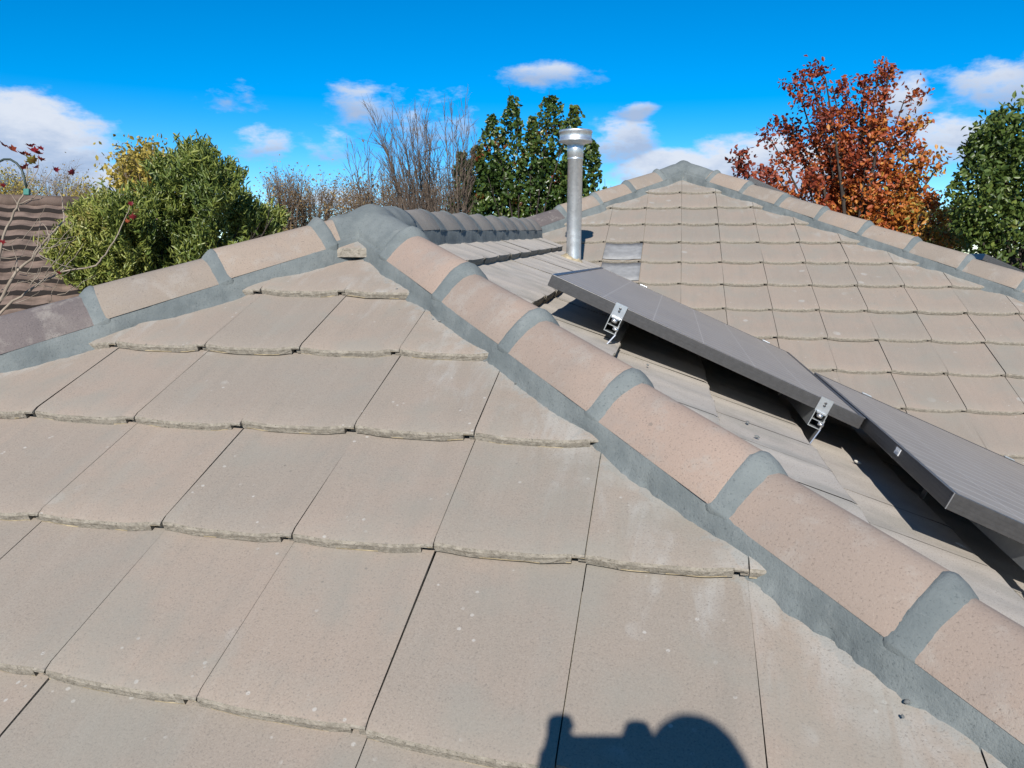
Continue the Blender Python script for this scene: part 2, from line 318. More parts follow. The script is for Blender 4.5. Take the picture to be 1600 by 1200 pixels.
# two grey lead patches by the valley
M_LEAD = plain('lead_patch', (.265, .268, .27), .75, .05, .4, .15, 18, .4, .004)
def patch(x0, x1, sa, sb, h0, h1):
    v = []; f = []; nu, ns = 7, 5
    for a in range(ns):
        for b in range(nu):
            u = b / (nu - 1); t = a / (ns - 1); s = sa + (sb - sa) * t; v.append(np.array((x0 + (x1 - x0) * u, Y3, 0)) + np.array((0, -C3, -S3)) * s + np.array((0, -S3, C3)) * (h0 + (h1 - h0) * t + dish(u) + .003 * nz(u * 4, t * 4, x0)))
    for a in range(ns - 1):
        for b in range(nu - 1): f.append((a * nu + b, a * nu + b + 1, (a + 1) * nu + b + 1, (a + 1) * nu + b))
    o = mesh_obj('lead_patch', v, f, M_LEAD, house, True); sol = o.modifiers.new('thick', 'SOLIDIFY'); sol.thickness = .004; return o
patch(.60, .895, -1.1683 + .3652 * 3 + .005, -1.1683 + .3652 * 4 - .012, .017, .0425)
patch(.60, .895, -1.1683 + .3652 * 4 + .005, -1.1683 + .3652 * 5 - .012, .017, .0425)

# ---------------------------------------------------------------- ridge and hip caps with their cement pointing
def prof(th):
    s_, c_ = math.sin(th), math.cos(th); w_ = math.copysign(abs(s_) ** .92, s_); return .103 * w_, .046 + .086 * (1 - abs(w_) ** 1.75)
THS = [R_(a) for a in (-90, -78, -66, -54, -42, -30, -20, -10, 0, 10, 20, 30, 42, 54, 66, 78, 90)]
def hip_line(A, D, start, step, count, drop, cmat, scale=1.0, liftf=None, tail=None, sides=(-1, 1), seed=1, ring=.043):
    """caps run from A along D (per unit t); each cap's lower end covers the next"""
    A, D = np.array(A, float), np.array(D, float); L = np.linalg.norm(D); d = D / L
    lat = np.cross(d, (0, 0, 1)); lat /= np.linalg.norm(lat); up = np.cross(lat, d); rr = random.Random(seed)
    lf = (lambda p: p + np.array((0, 0, liftf(p[1])))) if liftf else (lambda p: p)
    mb = MB(); ends = [start + step * i for i in range(count + 1)]
    # side bands of pointing
    t0, t1 = 0.06, ends[-1] * L; n = int((t1 - t0) / .012)
    for sd_ in sides:
        v = []
        for i in range(n + 1):
            t = t0 + (t1 - t0) * i / n; B = A + d * t
            ph = ((t / L - start) / step) % 1.0
            rim = .047 + .0115 * ph
            w1 = nz(t * 9, seed, sd_) * .010 + nz(t * 31, seed, sd_) * .005 + nz(t * 95, seed, sd_) * .004; w2 = nz(t * 7, seed + 9, sd_) * .010 + nz(t * 34, seed, 4) * .007 + nz(t * 80, seed, 7) * .004
            for l, z in ((.088, rim + .002), (.0985 + w1 * .1, rim + .006 + w1 * .14), (.1065 + w1 * .2, rim - .004), (.108 + w1 * .4, -drop * .11 + .046 + w1 * .2), (.113 + w2 * .8, -drop * .12 + .034), (.122 + w2 * 1.5, -drop * .13 + .002)):
                q = B + lat * sd_ * l * scale; q = q + np.array((0, 0, 1.0)) * z * scale if z < .04 else q + up * z * scale; v.append(lf(q))
        f = []
        for i in range(n):
            for j in range(5):
                q = (i * 6 + j, (i + 1) * 6 + j, (i + 1) * 6 + j + 1, i * 6 + j + 1); f.append(q if sd_ > 0 else q[::-1])
        mb.add(v, f, 0, True)
    # collars where two caps lap
    for e in ends[:-1]:
        v = []; wj = ring * rr.uniform(.88, 1.12); prs = ((-.012, .021), (-.007, .0262), (.000, .0272), (wj * .35, .022), (wj * .8, .009), (wj, -.0005))
        for a, (dt, dh) in enumerate(prs):
            for th in THS:
                l, z = prof(th); dh = prs[a][1] + .0225 * max(0., dt) / (step * L); jt = (.008 * nz(th * 2.2, e * 7, seed) + .004 * nz(th * 8, e * 9, seed)) if a in (0, 5) else .002 * nz(th * 5, e * 9, a)
                k_ = 1 + dh / .12; q = A + d * (e * L + dt * scale + jt) + lat * l * scale * (1 + dh * 3.2) + up * ((.046 + (z - .046) * k_) * scale + dh * .25)
                v.append(lf(q))
        m = len(THS); W_ = []
        for a in range(6):                       # carry each row down over the side bands
            row = v[a * m:(a + 1) * m]; dn = up * .024 * scale; W_ += [row[0] - dn + lat * .008 * np.sign(np.dot(lat, row[-1] - row[0]))] + row + [row[-1] - dn - lat * .008 * np.sign(np.dot(lat, row[-1] - row[0]))]
        m += 2; mb.add(W_, [(a * m + b, (a + 1) * m + b, (a + 1) * m + b + 1, a * m + b + 1) for a in range(5) for b in range(m - 1)], 0, True)
    bed = mb.build('ridge_pointing', M_MORT, house)
    for i in range(count):
        a, b = ends[i] * L - .055, ends[i + 1] * L; v = []; tone = rr.random(); yaw = rr.uniform(-.004, .004); hz = rr.uniform(-.002, .002)
        rows = [(a, 0, 0), (a + (b - a) * .33, .0075, 0), (a + (b - a) * .66, .015, 0), (b - .006, .0225, 0), (b, .0218, -.003), (b, .002, -.018)]
        for t, dh, sh in rows:
            for th in THS:
                l, z = prof(th); q = A + d * t + lat * (l * scale * (1 + (dh + sh) * 3) + yaw * (t - a)) + up * ((z + (dh + hz) * (.4 + .6 * abs(math.cos(th))) + sh * abs(math.cos(th))) * scale + .001 * nz(t * 8, th * 3, seed)); v.append(lf(q))
        m = len(THS); f = [(r * m + c, (r + 1) * m + c, (r + 1) * m + c + 1, r * m + c + 1) for r in range(5) for c in range(m - 1)]
        mesh_obj('ridge_cap', v, f, cmat(i), bed, True, attr=[tone] * len(f))
    return bed
hip_line((0, 0, 0), (1, -1, -T), .205, .2665, 16, T * s2, lambda i: M_CAP, seed=2)
b_ = hip_line((0, 0, 0), (-1, -1, -T), .125, .264, 16, T * s2, lambda i: M_CAPB if i < 2 else M_CAPD, seed=4)
hip_line((0, 0, .006), (0, 1, 0), .22, .362, 9, T, lambda i: M_CAPG, scale=.9, liftf=lift, seed=6, ring=.13)
hip_line(P2, (1, -1, -T3), .27, .275, 20, T3 * s2, lambda i: M_CAPB, seed=7)
hip_line(P2, (-1, -1, -T3), .22, .27, 5, T3 * s2, lambda i: M_CAPB if i < 3 else M_CAPD, seed=8)
hip_line(P2, (0, 1, 0), .27, .38, 10, T3, lambda i: M_CAPB, seed=9)
def apex(A, arms, reach, seed):
    """the cemented junction where hips and ridge meet"""
    A = np.array(A); v = []; f = []; nr, na = 16, 120
    def hgt(x, y):
        z = -9
        for (ax, ay, sl, r_) in arms:
            t = x * ax + y * ay; l = x * ay - y * ax
            if t < 0: l = math.hypot(t, l); t = 0
            q = abs(l) / .108; hh = .046 + .086 * (1 - q ** 2.1) if q <= 1 else .046 - (q - 1) * .16; z_ = hh - sl * t + .012 + .012 * sm01(t / .16)
            z = z_ if z < -8 else max(z, z_) + .010 * math.exp(-abs(z - z_) / .02)
        return z - .010 + .004 * nz(x * 14, y * 14, seed) + .002 * nz(x * 40, y * 40, seed)
    for i in range(na):
        ph = 2 * math.pi * i / na; cx, cy = math.cos(ph), math.sin(ph); rm = 0.09; endc = False
        for (ax, ay, sl, r_) in arms:
            c = cx * ax + cy * ay; s_ = abs(cx * ay - cy * ax)
            if c > .01:
                cand = min(r_ / c, .098 / max(s_, 1e-4))
                if cand > rm: rm = cand; endc = r_ / c < .098 / max(s_, 1e-4)
        rm *= 1 + .02 * nz(cx * 6, cy * 6, seed)
        for j in range(nr):
            r = rm * j / (nr - 2) if j < nr - 1 else (rm * 1.0 + .004 if endc else rm + .016)
            x, y = cx * r, cy * r; v.append(A + (x, y, hgt(x, y) if j < nr - 1 else hgt(cx * rm, cy * rm) - (.03 if endc else .115)))
    for i in range(na):
        for j in range(nr - 1):
            a, b = i * nr + j, ((i + 1) % na) * nr + j; f.append((a, a + 1, b + 1, b))
    return mesh_obj('apex_cap', v, f, M_MORT, house, True)
apex((0, 0, 0), [(s2, -s2, T * s2, .305), (-s2, -s2, T * s2, .165), (0, 1, -LIFT, .24)], .3, 1)
v = []; f = []                            # the cut tile peeping out under the apex cap
for a, (t, h) in enumerate(((.0, .040), (.0, .064), (.004, .068), (.13, .072))):
    for b in range(9):
        x = -.115 + .19 * b / 8; v.append((x, -.225 * CA + t + .002 * nz(b * .9, a * .7), (-.225 * CA + t) * T + h / CA + .0012 * nz(b * .8, a)))
for a in range(3):
    for b in range(8): f.append((a * 9 + b, a * 9 + b + 1, (a + 1) * 9 + b + 1, (a + 1) * 9 + b))
f += [(0, 9, 18, 27), (8, 35, 26, 17)]
mesh_obj('cut_tile', v, f, [M_TILE['near'], M_NOSE], house, False, [1] * 8 + [1] * 8 + [0] * 8 + [1, 1], [.6] * len(f))
apex(P2, [(s2, -s2, T3 * s2, .38), (-s2, -s2, T3 * s2, .32), (0, 1, 0, .3)], .3, 2)

# ---------------------------------------------------------------- flue
def galv():
    m, q, b, co = mat('galvanised_steel', .40, .85, .5); v = q.vor(co, 55); n = q.noise(co, 8, 3)
    q.l.new(q.mix(v.outputs['Color'], (.50, .53, .55), (.66, .69, .71)), b.inputs['Base Color']); q.l.new(q.m('ADD', q.m('MULTIPLY', n, .25), .28), b.inputs['Roughness']); bump(q, b, q.noise(co, 70, 2), .1, .001); return m
M_GALV = galv()
FX, FY = .435, 2.79; FZ = -T * FX + lift(FY) + .03
flue = thing('flue_pipe', 'shiny galvanised metal flue pipe with flat round cap standing by the roof valley', 'flue')
mb = MB(); r = .0525
mb.lathe((FX, FY, FZ), [(r, -.05), (r, .0), (r, .70), (r + .003, .702), (r + .003, .712), (r, .714), (r, .715), (r + .004, .718), (r + .004, .80), (r + .001, .805)], 40); mb.build('pipe', M_GALV, flue)
mb = MB(); z0 = .80
mb.lathe((FX, FY, FZ), [(.045, z0 - .01), (.075, z0 + .012), (.107, z0 + .020), (.116, z0 + .020), (.117, z0 + .032), (.112, z0 + .036), (.112, z0 + .078), (.117, z0 + .082), (.117, z0 + .096), (.110, z0 + .099), (.09, z0 + .097), (.0, z0 + .100)], 48); mb.build('rain_cap', M_GALV, flue)
M_SEAL = plain('sealant', (.36, .30, .20), .8, 0, .3, .35, 40, .6, .006)
v = []; f = []
for j in range(40):
    a = 2 * math.pi * j / 40; hz = .022 + .022 * abs(nz(math.cos(a) * 2.2, math.sin(a) * 2.2, 3)) * 2
    for rr_, z in ((.054, hz), (.062, hz * .7), (.075, .012), (.10 + .02 * nz(math.cos(a) * 3, math.sin(a) * 3, 1), -.01)):
        x, y = rr_ * math.cos(a), rr_ * math.sin(a); v.append((FX + x, FY + y, FZ + z - T * x))
for j in range(40):
    for q in range(3): f.append((j * 4 + q, j * 4 + q + 1, ((j + 1) % 40) * 4 + q + 1, ((j + 1) % 40) * 4 + q))
mesh_obj('sealant_collar', v, f, M_SEAL, flue, True)

# ---------------------------------------------------------------- solar panels on their rails
def cells():
    m, q, b, co = mat('panel_glass', .22, 0, .22); s = q.new('ShaderNodeSeparateXYZ'); q.l.new(co, s.inputs[0])
    yy = q.m('FRACT', q.m('MULTIPLY', s.outputs[1], 1 / .0985)); xx = q.m('FRACT', q.m('MULTIPLY', s.outputs[0], 1 / .2))
    ln = q.m('ADD', q.sm(q.m('ABSOLUTE', q.m('SUBTRACT', yy, .5)), .45, .475), q.m('MULTIPLY', q.sm(q.m('ABSOLUTE', q.m('SUBTRACT', xx, .5)), .485, .495), .6), clamp=True)
    n = q.noise(co, 5, 4, .6); c = q.mix(q.sm(n, .3, .7), (.27, .24, .21), (.31, .278, .245)); c = q.mix(q.m('MULTIPLY', ln, .85), c, (.50, .47, .44)); q.l.new(fin(q, c), b.inputs['Base Color'])
    q.l.new(q.m('ADD', q.m('MULTIPLY', n, .12), .42), b.inputs['Roughness']); return m
M_CELL = cells()
M_FRAME = plain('anodised_frame', (.088, .085, .085), .38, .55, .5, .12, 60, .1)
M_EDGE = plain('frame_edge_glint', (.42, .42, .43), .35, .8)
M_ALU = plain('bare_aluminium', (.72, .73, .74), .32, .9, .5, .06, 80, .1)
M_RAIL = plain('rail_aluminium', (.36, .38, .385), .42, .6, .5, .08, 50, .1)
M_WHITE = plain('white_sticker', (.72, .74, .76), .6)
M_INK = plain('sticker_print', (.38, .40, .43), .7)
def basis(al, be, ga):
    u = np.array([math.cos(al) * math.cos(ga), math.cos(al) * math.sin(ga), -math.sin(al)]); v = np.array([-math.sin(ga), math.cos(ga), math.tan(be)])
    v = v - u * np.dot(u, v); v /= np.linalg.norm(v); return u, v, np.cross(u, v)
PH = .044
def panel(o, al, be, ga, L, Wd, label, sticker=False, bright=(0,)):
    u, v, n = basis(al, be, ga); root = thing('solar_panel', label, 'solar panel', 'solar panels on the tiled roof'); root.location = tuple(o)
    root.rotation_euler = Matrix((tuple(u), tuple(v), tuple(n))).transposed().to_euler()
    X, Y, Z = (1, 0, 0), (0, 1, 0), (0, 0, 1); H = PH; fr = MB(); w = .014
    def bar(cx, cy, hx, hy):
        fr.box((cx, cy, -H / 2), X, Y, Z, hx, hy, H / 2, 0, .0012)
        for gz in (-.012, -.023, -.034): fr.box((cx, cy, gz), X, Y, Z, hx + (.0006 if hx > hy else .0006), hy + .0006, .0009, 0)
    bar(L / 2, w / 2, L / 2, w / 2); bar(L / 2, Wd - w / 2, L / 2, w / 2); bar(w / 2, Wd / 2, w / 2, Wd / 2 - w - .0005); bar(L - w / 2, Wd / 2, w / 2, Wd / 2 - w - .0005)
    for e in bright:                                       # bright strips paint the sky's reflection along the frame arrises
        if e == 0: fr.box((-.0003, Wd / 2, -.0006), X, Y, Z, .0012, Wd / 2, .0012, 1)
        if e == 1: fr.box((L + .0003, Wd / 2, -.0006), X, Y, Z, .0014, Wd / 2, .0014, 1)
        if e == 2: fr.box((-.0003, -.0003, -H / 2), X, Y, Z, .0012, .0012, H / 2, 1)
    fr.build('frame', [M_FRAME, M_EDGE], root)
    gl = MB(); gl.box((L / 2, Wd / 2, -.005), X, Y, Z, L / 2 - w, Wd / 2 - w, .0025); g = gl.build('glass', M_CELL, root)
    bs = MB(); bs.box((L / 2, Wd / 2, -.010), X, Y, Z, L / 2 - w, Wd / 2 - w, .0015); bs.build('backsheet', M_WHITE, root)
    jb = MB(); jb.box((L * .5, Wd - .16, -.022), X, Y, Z, .05, .05, .0095, 0, .003); jb.build('junction_box', M_FRAME, root)
    if sticker:
        st = MB(); st.box((-.0012, sticker, -.0175), X, Y, Z, .0008, .022, .010)
        so = st.build('label_sticker', M_WHITE, root); pr = MB()
        for i in range(14): pr.box((-.0024, sticker - .017 + .0026 * i, -.016), X, Y, Z, .0003, rnd.uniform(.0004, .0009), .0035)
        for i in range(2): pr.box((-.0024, sticker - .002, -.0225 - .0024 * i), X, Y, Z, .0003, .014, .0006)
        pr.build('barcode', M_INK, so)
    return root
A1 = np.array((.694, -.020, -.106)); al1, be1, ga1 = .413, -.004, -.010; PL_, PW = 1.2, 1.92; u1, v1, n1_ = basis(al1, be1, ga1)
panel(A1, al1, be1, ga1, PL_, PW, 'upper grey solar panel nearest the ridge, with two bright clamps on its near edge', bright=(0, 1))
A2 = A1 + u1 * 1.213 - v1 * .866
panel(A2, .405, .004, -.004, PL_, PW, 'lower solar panel at the right edge with a white barcode sticker on its dark side', sticker=.46, bright=(0, 2))
def roof2(x, y, h): return np.array((x, y, -T * x + lift(y) + h / CA))
def rail(o, u, v, n, uu, y0, y1, label, near_clamp=True, hooks=(.03,), far_clamp=True, W0=0, W1=1.92):
    """aluminium rail under a panel, its end clamp gripping the frame and its hook bearing on the tiles"""
    root = thing('mounting_rail', label, 'rail', 'aluminium rails under the solar panels'); H = PH; rh = .058; cx = o + u * uu
    def P(du, dv, dn): return cx + u * du + v * dv + n * dn
    mb = MB(); L = (y1 - y0) / 2; mid = (y0 + y1) / 2; top = -H - .001
    for du, dn, hu, hn in ((-.021, -rh / 2, .0015, rh / 2), (.021, -rh / 2, .0015, rh / 2), (0, -rh + .0015, .0195, .0015), (0, -rh * .52, .0195, .0014), (-.0125, -.0015, .0045, .0015), (.0125, -.0015, .0045, .0015), (-.0095, -.0085, .0012, .0055), (.0095, -.0085, .0012, .0055)):
        mb.box(P(du, mid, top + dn), u, v, n, hu, L, hn)
    mb.build('rail', M_RAIL, root)
    for flag, e, s in ((near_clamp, W0, -1), (far_clamp, W1, 1)):
        if not flag: continue
        cl = MB(); cl.box(P(0, e + s * .0045, -H / 2 + .0025), u, v, n, .0225, .0025, H / 2 + .0035); cl.box(P(0, e - s * .002, .0022), u, v, n, .0225, .0085, .0016, 0, .0005)
        cl.box(P(0, e + s * .015, -H - .003), u, v, n, .017, .008, .0025); c = cl.build('end_clamp', M_ALU, root)
        bt = MB()
        for dn in (-.012, -.024): bt.lathe((0, 0, 0), [(0, .004), (.0045, .004), (.0052, .0), (.0052, -.004)], 6)
        half = len(bt.v) // 2
        for i, q in enumerate(bt.v): bt.v[i] = tuple(P(q[0], e + s * (.008 + q[2]), (-.010 if i < half else -.020) + q[1] * .8))
        bt.build('bolt', M_FRAME, c)
        en = MB(); en.tube([P(0, e + s * .018, top - .006), P(0, e + s * .018, top - .018)], .011, 10); en.tube([P(0.006, e + s * .02, top - .038), P(.026, e + s * .022, top - .038)], .006, 8); en.build('bolt', M_ALU, c)
    for hy in hooks:
        b = P(.004, hy, top - rh); g = roof2(b[0] - .022, b[1] - .03, .026); g2 = roof2(b[0] - .10, b[1] - .02, .040)
        hk = MB(); t1 = P(.022, hy, top - .03)
        def strap(a, c, wv, hw, th): 
            a, c = np.array(a), np.array(c); dd_ = c - a; l = np.linalg.norm(dd_); dd_ /= l; w_ = np.array(wv) - dd_ * np.dot(wv, dd_); w_ /= np.linalg.norm(w_); hk.box((a + c) / 2, dd_, w_, np.cross(dd_, w_), l / 2, hw, th)
        strap(P(.0225, hy, top - .022), P(.0225, hy, top - rh - .004), v, .015, .002); strap(P(.0225, hy, top - rh - .004), g, v, .015, .002)
        hk.build('roof_hook', M_ALU, root)
    return root
rail(A1, u1, v1, n1_, .277, -.018, 1.94, 'rail end clamped to the upper panel nearest its top corner', hooks=(-.004, .85))
rail(A1, u1, v1, n1_, 1.06, -.018, 1.94, 'rail end clamped to the upper panel beside the lower panel', hooks=(-.004, .85))
u2, v2, n2_ = basis(.405, .004, -.004)
rail(A2, u2, v2, n2_, .258, -.018, 1.94, 'rail carrying the upslope part of the lower panel', hooks=(-.004, .85))
rail(A2, u2, v2, n2_, .95, -.018, 1.94, 'rail carrying the downslope part of the lower panel', hooks=(-.004, .85))
# panels on the far side of the second roof, seen just above its hip
def f4(x, y, h): return np.array((x, y, P2[2] - T3 * (x - P2[0]) + h / C3))
panel(f4(1.80, 4.68, .20), AP3, 0, 0, PL_, PW, 'dark solar panel peeping above the right hip beside the orange maple')
panel(f4(3.28, 3.22, .20), AP3, 0, 0, PL_, PW, 'dark solar panel edge above the right hip below the green tree')

# ---------------------------------------------------------------- bits of mortar and litter on the roof
M_CHIP = plain('mortar_chip', (.2, .21, .21), .9, 0, .2, .3, 60, .6, .004); M_PALE = plain('pale_flake', (.55, .53, .48), .9, 0, .2, .2, 60, .5, .003); M_WOOD = plain('bark', (.24, .17, .10), .9, 0, .2, .4, 40, .7, .005)
def chip(name, p, size, m, label, cat, group=None, n=None, seed=0):
    bm = bmesh.new(); bmesh.ops.create_icosphere(bm, subdivisions=2, radius=1)
    for q in bm.verts: q.co *= 1 + .35 * noise.noise(q.co * 1.7 + Vector((seed * 3.1, 0, 0)))
    me = bpy.data.meshes.new(name); bm.to_mesh(me); bm.free(); me.materials.append(m); o = bpy.data.objects.new(name, me); COL.objects.link(o)
    a = np.array((math.cos(seed * 2.4), math.sin(seed * 2.4), 0)); n = np.array(n); a = a - n * np.dot(a, n); a /= np.linalg.norm(a); b = np.cross(n, a)
    o.matrix_world = Matrix(((a[0] * size[0], b[0] * size[1], n[0] * size[2], p[0]), (a[1] * size[0], b[1] * size[1], n[1] * size[2], p[1]), (a[2] * size[0], b[2] * size[1], n[2] * size[2], p[2]), (0, 0, 0, 1)))
    return tag(o, label, cat, group)
def ray_hit(px, py, n, d):
    r = FW + RT * (px - 800) / FPX + DN * (py - 600) / FPX; t = (d - np.dot(n, CAM)) / np.dot(n, r); return CAM + r * t
NF2 = np.array((T, 0, 1)); NF1 = np.array((0, -T, 1)); nn2 = NF2 / np.linalg.norm(NF2); nn1 = NF1 / np.linalg.norm(NF1)
for i, (px, py, s) in enumerate([(1068, 612, .009), (1074, 620, .007), (1168, 660, .010), (1150, 686, .008), (1183, 682, .009), (1333, 801, .009), (1012, 570, .008), (1055, 603, .006), (1560, 908, .006)]):
    p = ray_hit(px, py, NF2, .037 / CA); chip('mortar_chip', p, (s, s * .6, s * .45), M_CHIP, 'small loose chip of grey mortar lying on the right roof slope', 'mortar chip', 'loose mortar chips', nn2, i)
p = ray_hit(1235, 655, NF2, .045 / CA); chip('bark_piece', p, (.028, .013, .010), M_WOOD, 'brown broken piece of bark lying at the shadow edge under the panel', 'bark', None, nn2, 2)
p = ray_hit(1503, 855, NF2, .045 / CA); chip('mortar_flake', p, (.022, .008, .006), M_PALE, 'pale flake of old mortar at the shadow edge below the lower panel', 'mortar flake', None, nn2, 1)
p = ray_hit(1340, 722, NF2, .045 / CA); chip('mortar_flake', p, (.013, .006, .005), M_PALE, 'tiny pale flake in the dark gap under the panels', 'mortar flake', None, nn2, 5)

for i in range(26):
    t = rnd.uniform(.25, 1.55); o_ = abs(rnd.gauss(.135, .03)); x, y = t - o_ * s2 * .3, -t - o_ * s2 * 1.3; sz = rnd.uniform(.0025, .006); p = np.array((x, y, y * T + .026 / CA)); jj = (1.9409 - (-y / CA)) / .366 % 1.0; p[2] += .022 * (1 - jj) - .006
    chip('mortar_crumb', p, (sz, sz * .75, sz * .6), M_CHIP, 'tiny grey mortar crumb stuck on the near slope along the hip pointing', 'mortar crumb', 'mortar crumbs along the near hip', nn1, i)
# ---------------------------------------------------------------- trees
def bark_mat(name, c0, c1):
    m, q, b, co = mat(name, .9, 0, .2); n = q.noise(q.mapping(co, (1, 1, .25)), 14, 4); q.l.new(fin(q, q.mix(q.sm(n, .3, .7), c0, c1)), b.inputs['Base Color']); bump(q, b, n, .5, .01); return m
M_BARKG = bark_mat('grey_bark', (.085, .064, .05), (.165, .128, .10)); M_BARKP = bark_mat('pale_bark', (.19, .155, .12), (.32, .27, .215)); M_BARKB = bark_mat('brown_twigs', (.12, .085, .06), (.21, .155, .11)); M_BARKD = bark_mat('dark_bark', (.028, .023, .02), (.065, .053, .044))
def leaf_mat(name, stops, rough=.45, trans=.35):
    m, q, b, co = mat(name, rough, 0, .45); a = q.new('ShaderNodeAttribute', attribute_name='tone'); cr = q.new('ShaderNodeValToRGB'); e = cr.color_ramp.elements
    while len(e) < len(stops): e.new(.5)
    for i, (p, c) in enumerate(stops): e[i].position = p; e[i].color = c + (1,)
    q.l.new(a.outputs['Fac'], cr.inputs[0]); lc = fin(q, cr.outputs[0]); q.l.new(lc, b.inputs['Base Color'])
    tr = q.new('ShaderNodeBsdfTranslucent'); q.l.new(lc, tr.inputs[0]); mx = q.new('ShaderNodeMixShader'); mx.inputs[0].default_value = trans
    q.l.new(b.outputs[0], mx.inputs[1]); q.l.new(tr.outputs[0], mx.inputs[2]); q.l.new(mx.outputs[0], q.n['Material Output'].inputs[0]); return m
L_PEAR = leaf_mat('pear_leaves', [(0, (.03, .058, .014)), (.45, (.064, .115, .024)), (.8, (.125, .165, .036)), (.92, (.17, .14, .04)), (.965, (.22, .06, .02)), (1, (.25, .05, .02))], .35, .25)
L_BUSH = leaf_mat('bush_leaves', [(0, (.055, .10, .03)), (.35, (.165, .225, .05)), (.7, (.35, .385, .085)), (.93, (.40, .39, .13)), (1, (.40, .31, .075))], .38, .35)
L_MAPLE = leaf_mat('maple_leaves', [(0, (.17, .03, .018)), (.35, (.32, .06, .024)), (.6, (.48, .12, .03)), (.82, (.58, .24, .04)), (.95, (.58, .36, .07)), (1, (.33, .33, .08))], .5, .35)
L_GREEN = leaf_mat('green_leaves', [(0, (.045, .085, .02)), (.5, (.115, .17, .036)), (.85, (.21, .255, .055)), (.96, (.2, .18, .04)), (1, (.3, .12, .03))], .4, .35)
L_YEL = leaf_mat('yellow_leaves', [(0, (.24, .20, .05)), (.5, (.50, .39, .075)), (1, (.62, .48, .11))], .6, .4)
L_TAN = leaf_mat('withered_leaves', [(0, (.19, .125, .06)), (.6, (.33, .225, .095)), (1, (.48, .35, .12))], .7, .3)
L_RED = leaf_mat('red_leaves', [(0, (.16, .012, .02)), (.5, (.30, .02, .025)), (.8, (.42, .10, .04)), (1, (.25, .28, .05))], .45, .4)
def leaves(name, C, D, size, aspect, tone, m, parent, jit=.6):
    """one quad per leaf: C centres, D rough growing directions"""
    n = len(C); C = np.asarray(C); D = np.asarray(D) + RS.normal(0, jit, (n, 3)); D /= np.linalg.norm(D, axis=1)[:, None] + 1e-9
    B = np.cross(D, RS.normal(0, 1, (n, 3))); B /= np.linalg.norm(B, axis=1)[:, None] + 1e-9; Nn = np.cross(D, B)
    sz = size * RS.uniform(.6, 1.25, n)[:, None]; w = sz * aspect
    V = np.empty((n, 6, 3)); V[:, 0] = C - D * sz * .5; V[:, 3] = C + D * sz * .5 - Nn * sz * .12
    V[:, 1] = C - D * sz * .12 + B * w * .5 + Nn * sz * .08; V[:, 5] = C - D * sz * .12 - B * w * .5 + Nn * sz * .08
    V[:, 2] = C + D * sz * .2 + B * w * .38 + Nn * sz * .05; V[:, 4] = C + D * sz * .2 - B * w * .38 + Nn * sz * .05
    me = bpy.data.meshes.new(name); me.vertices.add(n * 6); me.vertices.foreach_set('co', V.ravel())
    idx = np.arange(n)[:, None] * 6 + np.array([0, 1, 2, 3, 0, 3, 4, 5]); me.loops.add(n * 8); me.loops.foreach_set('vertex_index', idx.ravel().astype(np.int32))
    me.polygons.add(n * 2); me.polygons.foreach_set('loop_start', np.arange(n * 2, dtype=np.int32) * 4); me.polygons.foreach_set('loop_total', np.full(n * 2, 4, dtype=np.int32))
    a = me.attributes.new('tone', 'FLOAT', 'FACE'); a.data.foreach_set('value', np.repeat(np.clip(tone, 0, 1), 2).astype(np.float32)); me.materials.append(m); me.update(calc_edges=True)
    o = bpy.data.objects.new(name, me); COL.objects.link(o); o.parent = parent; return o
def clump(P, sc, seed): return np.array([nz(p[0] * sc, p[1] * sc, p[2] * sc + seed) for p in P])
def curve(a, b, n, wob, bow=0.0, up=.0):
    a, b = np.array(a, float), np.array(b, float); L = np.linalg.norm(b - a); pts = []; o1, o2 = RS.uniform(0, 50, 2)
    for i in range(n + 1):
        t = i / n; p = a + (b - a) * t; w = wob * L * math.sin(math.pi * min(t * 1.3, 1)) if i < n else wob * L * .3
        p = p + np.array((nz(t * 3, o1), nz(t * 3, o2), 0)) * w; h = a + (b - a) * t; p[:2] += (b - a)[:2] * (t ** (1 + up) - t); pts.append(p)
    return pts
def twigs(mb, pts, r0, n, ln, spread, upw, sides=3, sub=0, lo=.25, out=None, r1=None):
    """side shoots along a branch; returns their tips"""
    m = len(pts) - 1
    for i in range(n):
        t = lo + (1 - lo) * (i + RS.uniform(0, 1)) / n; q = min(t * m, m - 1e-4); j = int(q); p = pts[j] + (pts[j + 1] - pts[j]) * (q - j)
        tan = pts[j + 1] - pts[j]; tan = tan / np.linalg.norm(tan); d = tan * upw + np.array((0, 0, .35)) + RS.normal(0, spread, 3); d /= np.linalg.norm(d); l = ln * RS.uniform(.5, 1.2) * (1.15 - .6 * t)
        e = p + d * l; tw = curve(p, e, 3, .10); rr_ = r0 * (1.1 - .6 * t); mb.tube(tw, [rr_, rr_ * .8, rr_ * .6, rr_ * .3], sides, 0, False)
        if out is not None: out.append((tw, d))
        if sub: twigs(mb, tw, rr_ * .6, sub, l * .5, spread, upw, 3, 0, .2, out)
